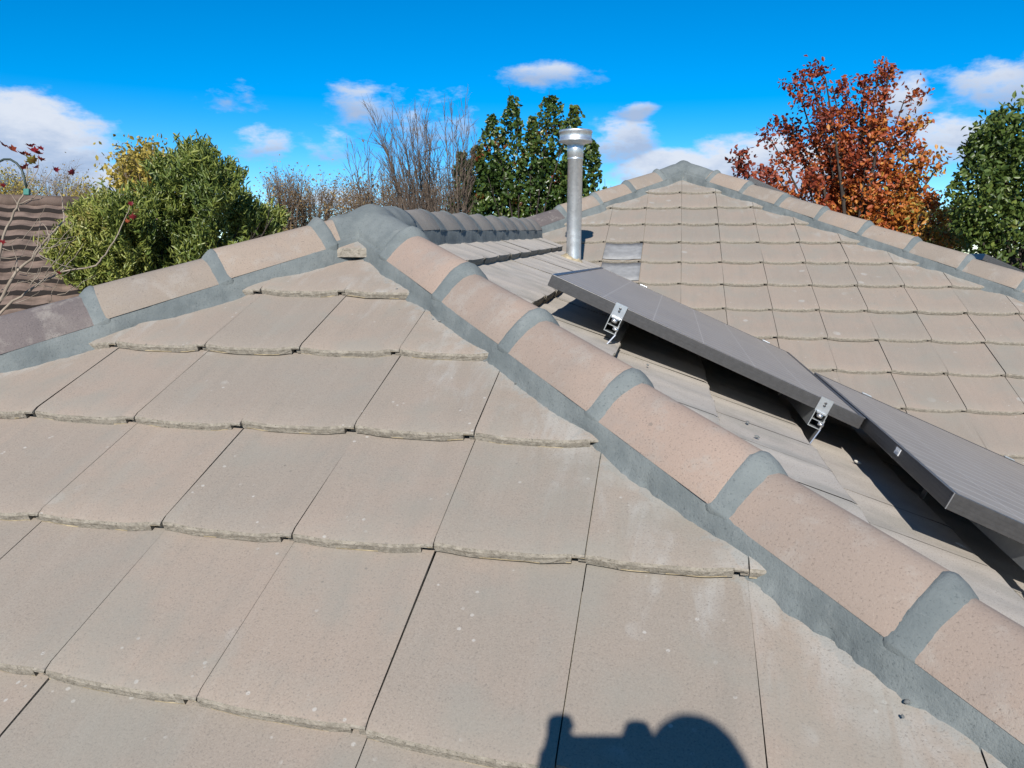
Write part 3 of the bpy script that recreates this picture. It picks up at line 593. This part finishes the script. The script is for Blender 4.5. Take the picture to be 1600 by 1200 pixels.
def fan_tree(name, label, cat, base, tips, r0, barkm, ntw, tl, spread=.35, upw=1.0, sub=2, trunk_h=.25, up=.6, group=None, sides=5):
    root = thing(name, label, cat, group); base = np.array(base); root.location = tuple(base); mb = MB(); out = []
    z1 = base + np.array((0, 0, (np.mean([t[2] for t in tips]) - base[2]) * trunk_h)); mb.tube([base, (base + z1) / 2 + (.02, 0, 0), z1], [r0 * 1.25, r0, r0 * .85], 8)
    br = []
    for t in tips:
        s0 = base + (z1 - base) * RS.uniform(.75, 1.0); pts = curve(s0, t, 7, .05, 0, up); rr_ = max(r0 * RS.uniform(.35, .5), .018); mb.tube(pts, [rr_ * (1 - .85 * i / 7) for i in range(8)], sides, 0, False); br.append(pts)
        twigs(mb, pts, max(rr_ * .32, .0105), ntw, tl, spread, upw, 3, sub, .22, out)
    mb.v = [tuple(np.array(q) - base) for q in mb.v]; mb.build('trunk', barkm, root)
    return root, base, br, out
def foot(px, d):                                # where a tree at photo column px and distance d meets the ground
    p = at(px, 400, d); return np.array((p[0], p[1], GZ))
# -- the columnar green pear behind the flue
D = 17.0; cols = [(722, 238, 20), (745, 228, 24), (767, 180, 24), (800, 150, 24), (832, 182, 22), (862, 150, 32), (897, 166, 22), (925, 218, 22), (845, 250, 45), (780, 255, 45), (890, 255, 40), (748, 300, 40)]
tips = [at(px, py, D + RS.uniform(-.5, .5)) for px, py, w in cols]
root, base, br, out = fan_tree('pear_tree', 'tall green pear tree with several upright columns of glossy leaves behind the flue', 'tree', foot(825, D), tips, .09, M_BARKD, 10, .5, .3, 1.0, 1, .3, .8)
C = []; DI = []
for (px, py, w), tip in zip(cols, tips):
    wm = w / FPX * D * (.95 if w < 35 else 1.05); H = 5.2
    for _ in range(int(800 + 90 * w)):
        h = RS.uniform(0, 1) ** .9 * (min(tip[2] + 1.2, H)); f_ = min(1, (h + .12) / (1.3 if w < 30 else 1.6)) ** .55; a = RS.uniform(0, 2 * math.pi); r = wm * f_ * (.35 + .65 * RS.uniform(0, 1) ** .5) * (1 + 1.25 * nz(a * 1.0, h * 3.4, px))
        ax = tip + (base - tip) * min(h / 9.0, 1) * .35; p = np.array((ax[0] + math.cos(a) * r, ax[1] + math.sin(a) * r, tip[2] - h)); C.append(p); DI.append((math.cos(a) * .6, math.sin(a) * .6, .1))
C = np.array(C); tn = .45 + .35 * clump(C, 1.6, 1) + RS.normal(0, .16, len(C)) + .16 * (C[:, 2] > 2.2) * RS.uniform(0, 1, len(C)); hot = clump(C, 2.2, 30) > .52; tn[hot] += .3
leaves('crown', C - base, DI, .105, .62, tn, L_PEAR, root, .8)
# -- the orange maple
D = 18.0; tl_ = [(1205, 205), (1222, 165), (1245, 120), (1265, 95), (1290, 105), (1305, 118), (1330, 140), (1350, 112), (1372, 100), (1390, 108), (1412, 140), (1428, 175), (1445, 215), (1466, 245), (1240, 200), (1280, 180), (1320, 190), (1360, 180), (1395, 200), (1215, 262), (1260, 270), (1430, 280), (1455, 300), (1340, 260), (1300, 250), (1380, 270), (1148, 235), (1160, 255), (1180, 270), (1235, 310), (1410, 320), (1370, 330), (1290, 330), (1455, 345), (1480, 350), (1505, 345), (1520, 360), (1490, 365), (1470, 330), (1440, 330), (1460, 290), (1420, 250), (1440, 262)]
tips = [at(px, py + 16, D + RS.uniform(-1.3, 1.3)) for px, py in tl_]
root, base, br, out = fan_tree('maple_tree', 'rounded maple tree in orange and red autumn leaf behind the right hip', 'tree', foot(1335, D), tips, .2, M_BARKD, 11, .85, .55, .7, 4, .38, .7)
C = []; DI = []
for tw, d in out:
    for _ in range(15):
        q = RS.uniform(.15, 1.08); p = tw[0] + (tw[-1] - tw[0]) * q + RS.normal(0, .11, 3); C.append(p); DI.append((RS.normal(0, .4), RS.normal(0, .4), -.3))
C = np.array(C); rx = (C - CAM) @ RT / ((C - CAM) @ FW) * FPX + 800; ry = (C - CAM) @ DN / ((C - CAM) @ FW) * FPX + 600
tn = .42 + .28 * clump(C, 1.3, 7) + RS.normal(0, .13, len(C)) + .0017 * (rx - 1300) + .0011 * (ry - 220)
leaves('crown', C - base, DI, .122, .55, tn, L_MAPLE, root)
# -- green tree at the right edge
D = 15.5; lob = [(1560, 250, 60), (1590, 215, 55), (1620, 260, 80), (1530, 300, 45), (1585, 320, 80), (1545, 350, 50), (1640, 340, 90), (1600, 385, 70), (1540, 230, 30), (1562, 200, 25), (1515, 345, 28)]
tips = [at(px, py - w * .7, D) for px, py, w in lob]
root, base, br, out = fan_tree('green_tree', 'dense green leafy tree at the right edge of the view', 'tree', foot(1595, D), tips, .18, M_BARKD, 8, .5, .4, .8, 1, .35, .7)
C = []; DI = []
for px, py, w in lob:
    c = at(px, py, D + RS.uniform(-.4, .4)); rr_ = w / FPX * D
    for _ in range(int(16 * w)):
        d = RS.normal(0, 1, 3); d /= np.linalg.norm(d); r = rr_ * (.45 + .55 * RS.uniform(0, 1) ** .5) * (1 + .35 * nz(d[0] * 2.5, d[1] * 2.5, d[2] * 2.5 + px)); C.append(c + d * r * np.array((1, 1, 1.1))); DI.append(d * .5 + (0, 0, -.3))
C = np.array(C); tn = .45 + .3 * clump(C, 1.5, 3) + RS.normal(0, .15, len(C)); leaves('crown', C - base, DI, .13, .55, tn, L_GREEN, root)
# -- the big narrow-leaved bush on the left
D = 9.2; lob = [(135, 375, 42), (165, 340, 34), (200, 352, 48), (185, 405, 58), (245, 338, 44), (282, 300, 40), (312, 266, 28), (335, 305, 38), (270, 380, 70), (340, 345, 62), (385, 350, 42), (410, 365, 36), (330, 400, 70), (150, 430, 60), (225, 440, 80), (300, 250, 22), (318, 244, 15), (265, 268, 26), (355, 280, 25), (140, 345, 26), (125, 410, 40), (425, 350, 18), (290, 440, 70), (110, 385, 24)]
tips = [at(px, py - w * .6, D) for px, py, w in lob]
root, base, br, out = fan_tree('oleander_bush', 'big bushy green shrub with narrow leaves rising behind the left hip', 'shrub', foot(260, D), tips, .10, M_BARKD, 12, .45, .4, .8, 2, .3, .9)
C = []; DI = []
for px, py, w in lob:
    c = at(px, py, D + RS.uniform(-.5, .5)); rr_ = w / FPX * D
    rr_ *= .82
    for sh_ in range(int(1.75 * w + 12)):
        d = RS.normal(0, 1, 3); d[2] = d[2] * .8 + .25; d /= np.linalg.norm(d); r = rr_ * (.5 + .6 * RS.uniform(0, 1) ** .7) * (1 + .5 * nz(d[0] * 2, d[1] * 2, d[2] * 2 + px)) * (1.22 if sh_ % 9 == 0 else 1); s0 = c + d * r; gd = d * .6 + np.array((0, 0, .8)); gd /= np.linalg.norm(gd)
        for q in range(20): C.append(s0 + gd * RS.uniform(-.10, .13) + RS.normal(0, .022, 3)); DI.append(gd * .8)
C = np.array(C); tn = .42 + .32 * clump(C, 2.2, 5) + RS.normal(0, .13, len(C)); rx = (C - CAM) @ RT / ((C - CAM) @ FW) * FPX + 800; tn += .15 * (rx < 230) + .10 * (rx < 170); leaves('crown', C - base, DI, .092, .20, tn, L_BUSH, root, .55)  # leaf tone raised towards the left, sunlight painted into the colour
# -- bare upright trees in the middle
D = 15.0
tips = [at(px, py, D + RS.uniform(-.7, .7)) for px, py in [(583, 168), (590, 185), (596, 200), (612, 188), (632, 205), (645, 215), (668, 190), (680, 215), (620, 225), (603, 215), (625, 175), (640, 190), (648, 165), (664, 175), (672, 200), (655, 230), (610, 250), (685, 230), (690, 260), (630, 260), (597, 285), (700, 285), (640, 300)]]
for t_ in tips: t_[2] -= .14
fan_tree('bare_tree', 'bare grey vase shaped tree with fine upright twigs right of the near peak', 'tree', foot(668, D), tips, .055, M_BARKG, 32, .95, .5, 1.2, 8, .42, .75, 'bare trees behind the ridge')
tips = [at(px, py, D + 1 + RS.uniform(-.5, .5)) for px, py in [(693, 170), (706, 160), (712, 180), (728, 165), (735, 190), (745, 205), (722, 215), (700, 225), (738, 240)]]
fan_tree('bare_tree', 'slim bare tree of upright stems just left of the green pear', 'tree', foot(712, D + 1), tips, .05, M_BARKG, 24, .8, .45, 1.2, 8, .42, .6, 'bare trees behind the ridge')
tips = [at(px, py, D - 1 + RS.uniform(-.4, .4)) for px, py in [(541, 235), (550, 225), (562, 240), (573, 222), (556, 265), (580, 260), (547, 285), (585, 290)]]
root, base, br, out = fan_tree('bare_tree', 'thin low bare sapling with a few withered leaves above the near peak', 'tree', foot(585, D - 1), tips, .04, M_BARKG, 14, .6, .45, 1.2, 6, .5, .7, 'bare trees behind the ridge')
C = np.array([out[int(q)][0][-1] for q in RS.uniform(0, len(out), 22)]); leaves('crown', C - base, np.tile((0, 0, -.5), (len(C), 1)), .10, .6, RS.uniform(0, .5, len(C)), L_TAN, root)
# -- thickets further off
def thicket(px, py, wpx, d, label, barkm, leafm=None, nl=0, name='bare_tree', group='leafless trees in the distance', ls=.075, nt=22):
    tips = [at(px + RS.uniform(-1, 1) * wpx, py + abs(RS.normal(0, 1)) * wpx * .3 + (0 if i else 0), d + RS.uniform(-1, 1)) for i in range(nt)]
    root, base, br, out = fan_tree(name, label, 'tree', foot(px, d), tips, .11, barkm, 20, d * .05, .6, .8, 9, .35, .6, group, 4)
    if leafm is not None:
        C = []
        for _ in range(nl):
            tw, dd_ = out[RS.randint(len(out))]; C.append(tw[0] + (tw[-1] - tw[0]) * RS.uniform(.2, 1.1) + RS.normal(0, .16, 3))
        C = np.array(C); leaves('crown', C - base, RS.normal(0, 1, (len(C), 3)), ls, .55, .5 + .4 * clump(C, .9, px) + RS.normal(0, .15, len(C)), leafm, root)
thicket(445, 285, 30, 24, 'brown twiggy tree low beside the right side of the green shrub', M_BARKB, L_TAN, 1980)
thicket(490, 292, 32, 25, 'brown twiggy tree just left of the near roof peak', M_BARKB, L_TAN, 2640)
thicket(560, 298, 34, 24, 'tawny twiggy tree directly behind the near roof peak', M_BARKB, L_TAN, 4400)
thicket(622, 290, 32, 24, 'brown thicket tree behind the trunk of the vase shaped bare tree', M_BARKB, L_TAN, 1980)
thicket(690, 288, 30, 25, 'rusty thicket tree in front of the slim bare stems', M_BARKB, L_TAN, 1980)
thicket(226, 250, 40, 19, 'yellow leaved tree rising just behind the green shrub', M_BARKB, L_YEL, 11000, 'yellow_tree', 'yellow autumn trees', .12)
thicket(15, 285, 30, 27, 'yellow and grey tree behind the neighbouring roof at the far left', M_BARKG, L_YEL, 5500, 'yellow_tree', 'yellow autumn trees')
thicket(85, 275, 42, 30, 'hazy grey leafless tree behind the red leaved sapling', M_BARKP, L_TAN, 1100, nt=18)
thicket(130, 312, 24, 22, 'low straw yellow tree between the sapling and the green shrub', M_BARKB, L_YEL, 5500, 'yellow_tree', 'yellow autumn trees')
thicket(40, 310, 26, 24, 'golden low tree just above the brown roof ridge', M_BARKB, L_YEL, 5720, 'yellow_tree', 'yellow autumn trees')
thicket(1455, 335, 45, 24, 'low tawny green tree filling the gap between the orange maple and the green tree', M_BARKB, L_GREEN, 5000, 'leafy_tree', None, .12)
D = 19; tips = [at(px, py, D) for px, py in [(946, 280), (938, 292), (955, 290), (950, 300)]]
root, base, br, out = fan_tree('slender_tree', 'tip of a slender tree with few leaves just right of the flue', 'tree', foot(946, D), tips, .05, M_BARKD, 5, .25, .3, 1, 2, .6, .5)
C = np.array([tw[-1] + RS.normal(0, .04, 3) for tw, d in out for _ in range(2)]); leaves('crown', C - base, RS.normal(0, 1, (len(C), 3)), .12, .6, RS.uniform(.3, 1, len(C)), L_PEAR, root)
# -- the far wood closing the horizon
C = []
for a in np.linspace(-64, 48, 150):
    d = RS.uniform(70, 95); h = 5.0 + 2.2 * nz(a * .35, 3) + 1.2 * nz(a * 1.1, 8); x, y = CAM[0] + d * math.sin(R_(a)), CAM[1] + d * math.cos(R_(a)); w = RS.uniform(1.5, 2.6)
    for _ in range(170): u_ = RS.normal(0, 1, 3); u_ /= np.linalg.norm(u_); C.append((x + u_[0] * w, y + u_[1] * w, GZ + h * (.5 + .5 * u_[2] * RS.uniform(.5, 1))))
C = np.array(C); o = leaves('far_wood', C, RS.normal(0, 1, (len(C), 3)), .55, .6, .45 + .5 * clump(C, .16, 4) + RS.normal(0, .12, len(C)), leaf_mat('far_leaves', [(0, (.05, .05, .03)), (.4, (.12, .10, .06)), (.7, (.20, .16, .08)), (1, (.30, .23, .09))], .8, .2), None)
tag(o, 'distant mixed autumn woodland closing the horizon', 'woodland', None, 'stuff')
# -- the pale sapling with a few red leaves
D = 4.6
sap = thing('maple_sapling', 'pale branched sapling with a few red leaves at the far left', 'tree'); base = foot(-60, D); sap.location = tuple(base); mb = MB()
def pl(pts, r0, r1, n=6):
    P = [at(x, y, D + dz) - base for x, y, dz in pts]; Q = [P[0]]
    for i in range(len(P) - 1):
        for t in (.33, .67, 1): Q.append(P[i] + (P[i + 1] - P[i]) * t + (RS.normal(0, .004, 3) if t < 1 else 0))
    r0 *= .48; r1 *= .7; mb.tube(Q, [r0 + (r1 - r0) * i / (len(Q) - 1) for i in range(len(Q))], n); return Q
mb.tube([(0, 0, 0), tuple((at(-50, 800, D) - base)), tuple(at(-30, 520, D) - base)], [.045, .035, .026], 8)
pl([(-30, 520, 0), (5, 462, 0), (25, 425, .05), (50, 405, .05), (78, 368, .1), (100, 345, .15), (98, 325, .15), (93, 300, .15)], .022, .004)
pl([(-20, 505, 0), (5, 370, -.1), (22, 330, -.1), (28, 318, -.1), (38, 300, -.1), (43, 272, -.1), (38, 250, -.1)], .016, .0035)
pl([(-30, 520, .1), (20, 470, .15), (55, 448, .2), (95, 425, .25), (150, 415, .3), (165, 398, .3), (185, 365, .3), (198, 335, .3), (203, 322, .3)], .018, .003)
pl([(28, 318, -.1), (52, 310, -.1), (70, 285, -.1), (82, 264, -.1)], .006, .0025); pl([(28, 320, -.1), (60, 312, 0), (90, 292, 0), (112, 268, 0)], .006, .002); pl([(40, 300, -.1), (52, 282, -.1), (60, 262, -.1), (61, 245, -.1)], .006, .002); pl([(43, 300, -.1), (49, 282, -.1), (52, 262, -.1)], .004, .002)
for _ in range(34):
    x, y = RS.uniform(-10, 90), RS.uniform(370, 480); a = RS.uniform(-1.2, .5); l = RS.uniform(25, 75); dz = RS.uniform(-.3, .3)
    pl([(x, y, dz), (x + l * .5 * math.cos(a), y + l * .5 * math.sin(a), dz), (x + l * math.cos(a) * .95, y + l * math.sin(a) - 6, dz)], .0055, .0016, 4)
for x0, y0, x1, y1 in [(50, 405, 62, 340), (60, 395, 85, 352), (78, 368, 60, 345), (25, 425, 18, 380), (95, 425, 130, 380), (55, 448, 110, 400), (30, 330, 12, 300)]: pl([(x0, y0, 0), ((x0 + x1) / 2 + 4, (y0 + y1) / 2, .05), (x1, y1, .1)], .007, .0018, 5)
mb.build('trunk', M_BARKP, sap)
M_BENT = plain('dark_green_stem', (.02, .035, .03), .5); mb = MB(); mb.tube([at(x, y, D - .1) - base for x, y in [(-14, 262), (-4, 254), (6, 249), (16, 249), (26, 255), (34, 265), (38, 278), (42, 296)]], .0065, 8); mb.build('bent_stem', M_BENT, sap)
mb = MB(); c = at(42, 300, D - .13) - base; mb.box(c, RT, DN, FW, .016, .018, .010, 0, .003); mb.build('plastic_tie', plain('teal_tie', (.02, .16, .13), .5), sap)
def maple_leaf(c, size, tone, pitch, yaw, roll):
    out_ = [(0, -.5), (.16, -.30), (.46, -.34), (.36, -.14), (.55, .08), (.26, .08), (.24, .22), (.10, .20), (0, .56), (-.10, .20), (-.24, .22), (-.26, .08), (-.55, .08), (-.36, -.14), (-.46, -.34), (-.16, -.30)]
    E = Matrix.Rotation(yaw, 3, 'Z') @ Matrix.Rotation(pitch, 3, 'X') @ Matrix.Rotation(roll, 3, 'Y'); v = [c + np.array(E @ Vector((0, 0, .06 * size)))]
    for x, y in out_: v.append(c + np.array(E @ Vector((x * size, y * size, -.45 * size * abs(x) - .5 * size * max(0, y) ** 2 + .05 * size * nz(x * 3, y * 3, tone * 9)))))
    n = len(out_); f = [(0, i + 1, (i + 1) % n + 1) for i in range(n)]
    o = mesh_obj('leaf', v, f, L_RED, sap, True, attr=[tone] * n); return o
for (x, y, s, tn_) in [(18, 234, .085, .72), (46, 228, .075, .25), (52, 236, .08, .45), (60, 240, .07, .62), (62, 232, .06, .35), (48, 250, .085, .97), (38, 262, .075, .55), (56, 262, .05, .3), (33, 240, .06, .2), (62, 248, .065, .6), (44, 242, .06, .7), (54, 250, .06, .9), (4, 226, .07, .3), (86, 265, .055, .2), (114, 268, .065, .12), (3, 290, .05, .3), (203, 318, .05, .2), (208, 338, .06, .25), (212, 330, .055, .93), (2, 378, .05, .35), (90, 426, .05, .3), (162, 358, .05, .95), (198, 345, .04, .8)]:
    maple_leaf(at(x, y, D - .1 if x < 120 else D + .28) - base, s * .82, tn_, RS.uniform(1.9, 3.2), RS.uniform(-1.4, 1.4), RS.uniform(-.8, .8))

# ---------------------------------------------------------------- neighbouring house with a brown tiled roof
nb = thing('neighbour_house', 'neighbouring house with a dull brown wavy tiled roof at the far left', 'house')
M_NT = plain('brown_tile', (.20, .145, .115), .9, 0, .2, .35, 5, .3, .004); M_NTD = plain('brown_tile_gap_shade', (.02, .015, .013), .95)  # near-black course noses paint the shade in the gaps under the wavy tiles
azn = R_(-40); f_ = np.array((math.sin(azn), math.cos(azn), 0)); rgt = np.array((f_[1], -f_[0], 0)); ctr = CAM * (1, 1, 0) + f_ * 13.2; NP = R_(23); zr = .60
v = []; f = []; fm = []; G2 = .33
nrow = 13; ncol = 15; per = 8
for j in range(nrow):
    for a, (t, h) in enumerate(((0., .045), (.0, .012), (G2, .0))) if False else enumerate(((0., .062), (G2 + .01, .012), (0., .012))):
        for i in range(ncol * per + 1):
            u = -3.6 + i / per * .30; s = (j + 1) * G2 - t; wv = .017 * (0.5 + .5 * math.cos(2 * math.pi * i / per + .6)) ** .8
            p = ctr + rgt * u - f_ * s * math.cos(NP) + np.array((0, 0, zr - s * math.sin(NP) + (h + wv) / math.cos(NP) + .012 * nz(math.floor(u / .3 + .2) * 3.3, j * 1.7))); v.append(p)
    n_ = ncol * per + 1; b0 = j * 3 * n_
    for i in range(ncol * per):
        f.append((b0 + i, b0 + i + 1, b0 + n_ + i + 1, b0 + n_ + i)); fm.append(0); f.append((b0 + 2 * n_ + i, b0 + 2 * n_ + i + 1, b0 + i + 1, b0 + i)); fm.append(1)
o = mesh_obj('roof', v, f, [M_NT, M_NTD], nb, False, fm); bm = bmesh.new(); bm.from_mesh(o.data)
hp = ctr + rgt * .35; bmesh.ops.bisect_plane(bm, geom=bm.verts[:] + bm.edges[:] + bm.faces[:], plane_co=hp, plane_no=rgt * s2 + f_ * s2, clear_outer=True); bm.to_mesh(o.data); bm.free()
e = 13 * G2 * math.cos(NP); zb = zr - 13 * G2 * math.sin(NP)
mesh_obj('roof', [ctr + rgt * .35 + (0, 0, zr), ctr - rgt * 3.6 + (0, 0, zr), ctr - rgt * 3.6 + f_ * e + (0, 0, zb), ctr + rgt * (.35 + e) + f_ * e + (0, 0, zb), ctr + rgt * (.35 + e) - f_ * e + (0, 0, zb)], [(0, 3, 4), (0, 1, 2, 3)], M_NT, nb)
for i in range(14):
    a = ctr + rgt * (.35 + .28 * i) - f_ * .28 * i + np.array((0, 0, zr - .28 * i * math.tan(NP))); b = ctr + rgt * (.35 + .28 * (i + 1)) - f_ * .28 * (i + 1) + np.array((0, 0, zr - .28 * (i + 1) * math.tan(NP))); mb = MB(); mb.tube([a + (0, 0, .03), b + (0, 0, .045)], [.105, .115], 10); mb.build('ridge_cap', M_NT, nb)
mb = MB(); mb.tube([ctr - rgt * 3.6 + (0, 0, zr + .04), ctr + rgt * .35 + (0, 0, zr + .04)], .11, 10); mb.build('ridge_cap', M_NT, nb)
mb = MB(); mb.box(ctr + rgt * -.2 + np.array((0, 0, (GZ + zb) / 2)), rgt, f_, (0, 0, 1), 3.4 + .2, e - .4, (zb - GZ) / 2 - .02); mb.build('wall', M_BRICK, nb)

# ---------------------------------------------------------------- ground
gm, q, b, co = mat('ground_grass', .95, 0, .2); n = q.noise(co, .35, 6, .65); n_2 = q.noise(co, 6, 4); q.l.new(q.mix(q.sm(q.m('ADD', n, q.m('MULTIPLY', n_2, .3)), .45, .85), (.05, .07, .025), (.16, .13, .075)), b.inputs['Base Color'])
tag(mesh_obj('ground', [(-700, -700, GZ), (700, -700, GZ), (700, 900, GZ), (-700, 900, GZ)], [(0, 1, 2, 3)], gm), kind='structure')

# ---------------------------------------------------------------- the photographer, seen only as a shadow, and the phone
ph = thing('phone', 'dark phone held sideways by the photographer whose shadow falls on the tiles', 'phone')
M_BLK = plain('phone_glass', (.02, .02, .022), .2); X, Y, Z = RT, -DN, FW
pc = CAM - FW * .0065 - RT * .004 + DN * .033
mb = MB(); mb.box(pc, X, Y, Z, .076, .036, .004, 0, .003); mb.build('case', M_BLK, ph)
mb = MB(); mb.box(pc - FW * .0046, X, Y, Z, .072, .033, .0004); mb.build('screen', plain('phone_screen', (.03, .05, .08), .15), ph)
SK = plain('skin', (.45, .27, .2), .6); SHIRT = plain('navy_shirt', (.03, .04, .08), .9, 0, .2, .2, 60, .3); TROU = plain('grey_trousers', (.08, .08, .075), .9, 0, .2, .2, 60, .3); HAIR = plain('brown_hair', (.05, .03, .02), .8)
def skin_obj(name, chains, mt, parent, root_i=0, sub=2):
    vs, es, rs = [], [], []; key = {}
    def vid(p, r):
        kk = tuple(np.round(p, 4))
        if kk not in key: key[kk] = len(vs); vs.append(tuple(p)); rs.append(r)
        return key[kk]
    for ch in chains:
        ids = [vid(np.array(p), r) for p, r in ch]
        es.extend(zip(ids[:-1], ids[1:]))
    me = bpy.data.meshes.new(name); me.from_pydata(vs, es, []); me.materials.append(mt); o = bpy.data.objects.new(name, me); COL.objects.link(o); o.parent = parent
    md = o.modifiers.new('skin', 'SKIN'); md.use_smooth_shade = True; o.modifiers.new('sub', 'SUBSURF').levels = sub; o.modifiers['sub'].render_levels = sub
    sk = me.skin_vertices[0].data
    for i, r in enumerate(rs): sk[i].radius = (r, r) if not isinstance(r, tuple) else r
    sk[root_i].use_root = True; return o
hx, hy, hz = 1.275, -3.20, .230                   # crown of the head
per_ = thing('person', 'person in dark clothes holding a phone out over the roof, shadow on the tiles', 'person')
gz = lambda y: y * T + .05
hipc = np.array((hx - .02, hy - .10, hz - .80)); neck = np.array((hx, hy - .02, hz - .26)); chest = np.array((hx - .005, hy - .05, hz - .42))
shl = np.array((hx - .17, hy - .03, hz - .32)); shr = np.array((hx + .17, hy - .03, hz - .32))
wl_ = pc - RT * .080 + DN * .046 - FW * .035; wr_ = pc + RT * .088 + DN * .054 - FW * .040; ell = (shl + wl_) / 2 + (-.05, -.02, -.16); elr = (shr + wr_) / 2 + (.05, -.02, -.16)
fl = np.array((hx - .14, hy - .02, gz(hy - .02))); fr_ = np.array((hx + .14, hy - .10, gz(hy - .10)))
kl = (hipc + fl) / 2 + (-.02, .08, 0); kr = (hipc + fr_) / 2 + (.02, .08, 0)
def hand(w, side):
    """palm, four fingers bent round the phone's end and a thumb over the screen side"""
    pal = w - DN * .045 + RT * side * .012; ch = [[(w, .021), (pal, (.030, .014))]]
    for i, (ln, off) in enumerate(((.036, -.022), (.041, -.008), (.039, .007), (.031, .021))):
        b0 = pal - DN * (.030 - abs(off) * .3) * 1 + DN * off + FW * .016; a = b0 - DN * .012 + FW * (.022 + ln * .15) ; c = a + RT * side * ln * .55 + FW * .004; d = c + RT * side * ln * .30 - FW * .010
        ch.append([(pal, (.030, .014)), (b0, .0095), (a, .0088), (c, .0078), (d, .0066)])
    t0 = pal + RT * side * .02 - FW * .010; ch.append([(pal, (.030, .014)), (t0, .0115), (t0 + RT * side * .022 - DN * .018, .010), (t0 + RT * side * .034 - DN * .034, .0082)])
    return ch
chains = [[(hipc, .125), ((hipc + chest) / 2, .115), (chest, .14), (neck, .055), (neck + (0, .01, .07), .052), (np.array((hx, hy + .01, hz - .135)), (.072, .088)), (np.array((hx, hy, hz - .065)), (.070, .085))],
          [(chest, .14), (shl, .062), (ell, .043), (wl_, .021)], [(chest, .14), (shr, .062), (elr, .043), (wr_, .021)],
          [(hipc, .125), (hipc + (-.10, 0, -.06), .09), (kl, .058), (fl + (0, -.03, .07), .040), (fl + (0, .12, .03), .036)], [(hipc, .125), (hipc + (.10, 0, -.06), .09), (kr, .058), (fr_ + (0, -.03, .07), .040), (fr_ + (0, .12, .03), .036)]]
chains += hand(wl_, 1) + hand(wr_, -1)
skin_obj('body', chains, SK, per_, 0, 2)
skin_obj('shirt', [[(hipc + (0, 0, -.02), .137), ((hipc + chest) / 2, .128), (chest, .152), (neck + (0, 0, -.03), .075)], [(chest, .152), (shl, .075), (ell, .056), (ell + (wl_ - ell) * .72, .042)], [(chest, .152), (shr, .075), (elr, .056), (elr + (wr_ - elr) * .72, .042)]], SHIRT, per_)
skin_obj('trousers', [[(hipc + (0, 0, .05), .142), (hipc, .143)], [(hipc, .143), (hipc + (-.10, 0, -.07), .102), (kl, .072), (fl + (0, -.03, .09), .058)], [(hipc, .143), (hipc + (.10, 0, -.07), .102), (kr, .072), (fr_ + (0, -.03, .09), .058)]], TROU, per_, 1)
v = []; f = []
for i in range(9):
    for j in range(20):
        th = R_(4 + 86 * i / 8); a = 2 * math.pi * j / 20; dr = .10 * (1 + .05 * nz(i * .8, j * .9)); zz = math.cos(th) * (.10 if i < 8 else .06) - (0.05 if (math.sin(a) < .2 and i > 6) else 0)
        v.append((hx + math.sin(th) * math.cos(a) * dr * .80, hy + .0 + math.sin(th) * math.sin(a) * dr, hz - .10 + zz))
for i in range(8):
    for j in range(20): f.append((i * 20 + j, i * 20 + (j + 1) % 20, (i + 1) * 20 + (j + 1) % 20, (i + 1) * 20 + j))
mesh_obj('hair', v, f, HAIR, per_, True)
hd = MB(); hcx = np.array((hx, hy, hz - .12))
hd.lathe((0, 0, 0), [(0, .02), (.010, .012), (.013, 0), (.008, -.006), (0, -.008)], 10); hd.v = [tuple(hcx + (q[0], .10 + q[1] * .9, q[2] - .02)) for q in hd.v]; hd.build('nose', SK, per_)
for sx in (-1, 1):
    ey = MB(); ey.lathe((0, 0, 0), [(0, .011), (.008, .008), (.0115, 0), (.008, -.008), (0, -.011)], 10); ey.v = [tuple(hcx + (sx * .032 + q[0], .078 + q[1] * .6, q[2] + .01)) for q in ey.v]; ey.build('eye', M_WHITE, per_)
    er = MB(); er.lathe((0, 0, 0), [(0, .03), (.014, .02), (.017, 0), (.010, -.022), (0, -.028)], 10); er.v = [tuple(hcx + (sx * .080 + q[0] * .45, -.005 + q[1], q[2])) for q in er.v]; er.build('ear', SK, per_)
mo = MB(); mo.box(hcx + (0, .088, -.062), (1, 0, 0), (0, 1, 0), (0, 0, 1), .022, .006, .006, 0, .004); mo.build('mouth', plain('lips', (.35, .14, .12), .5), per_)
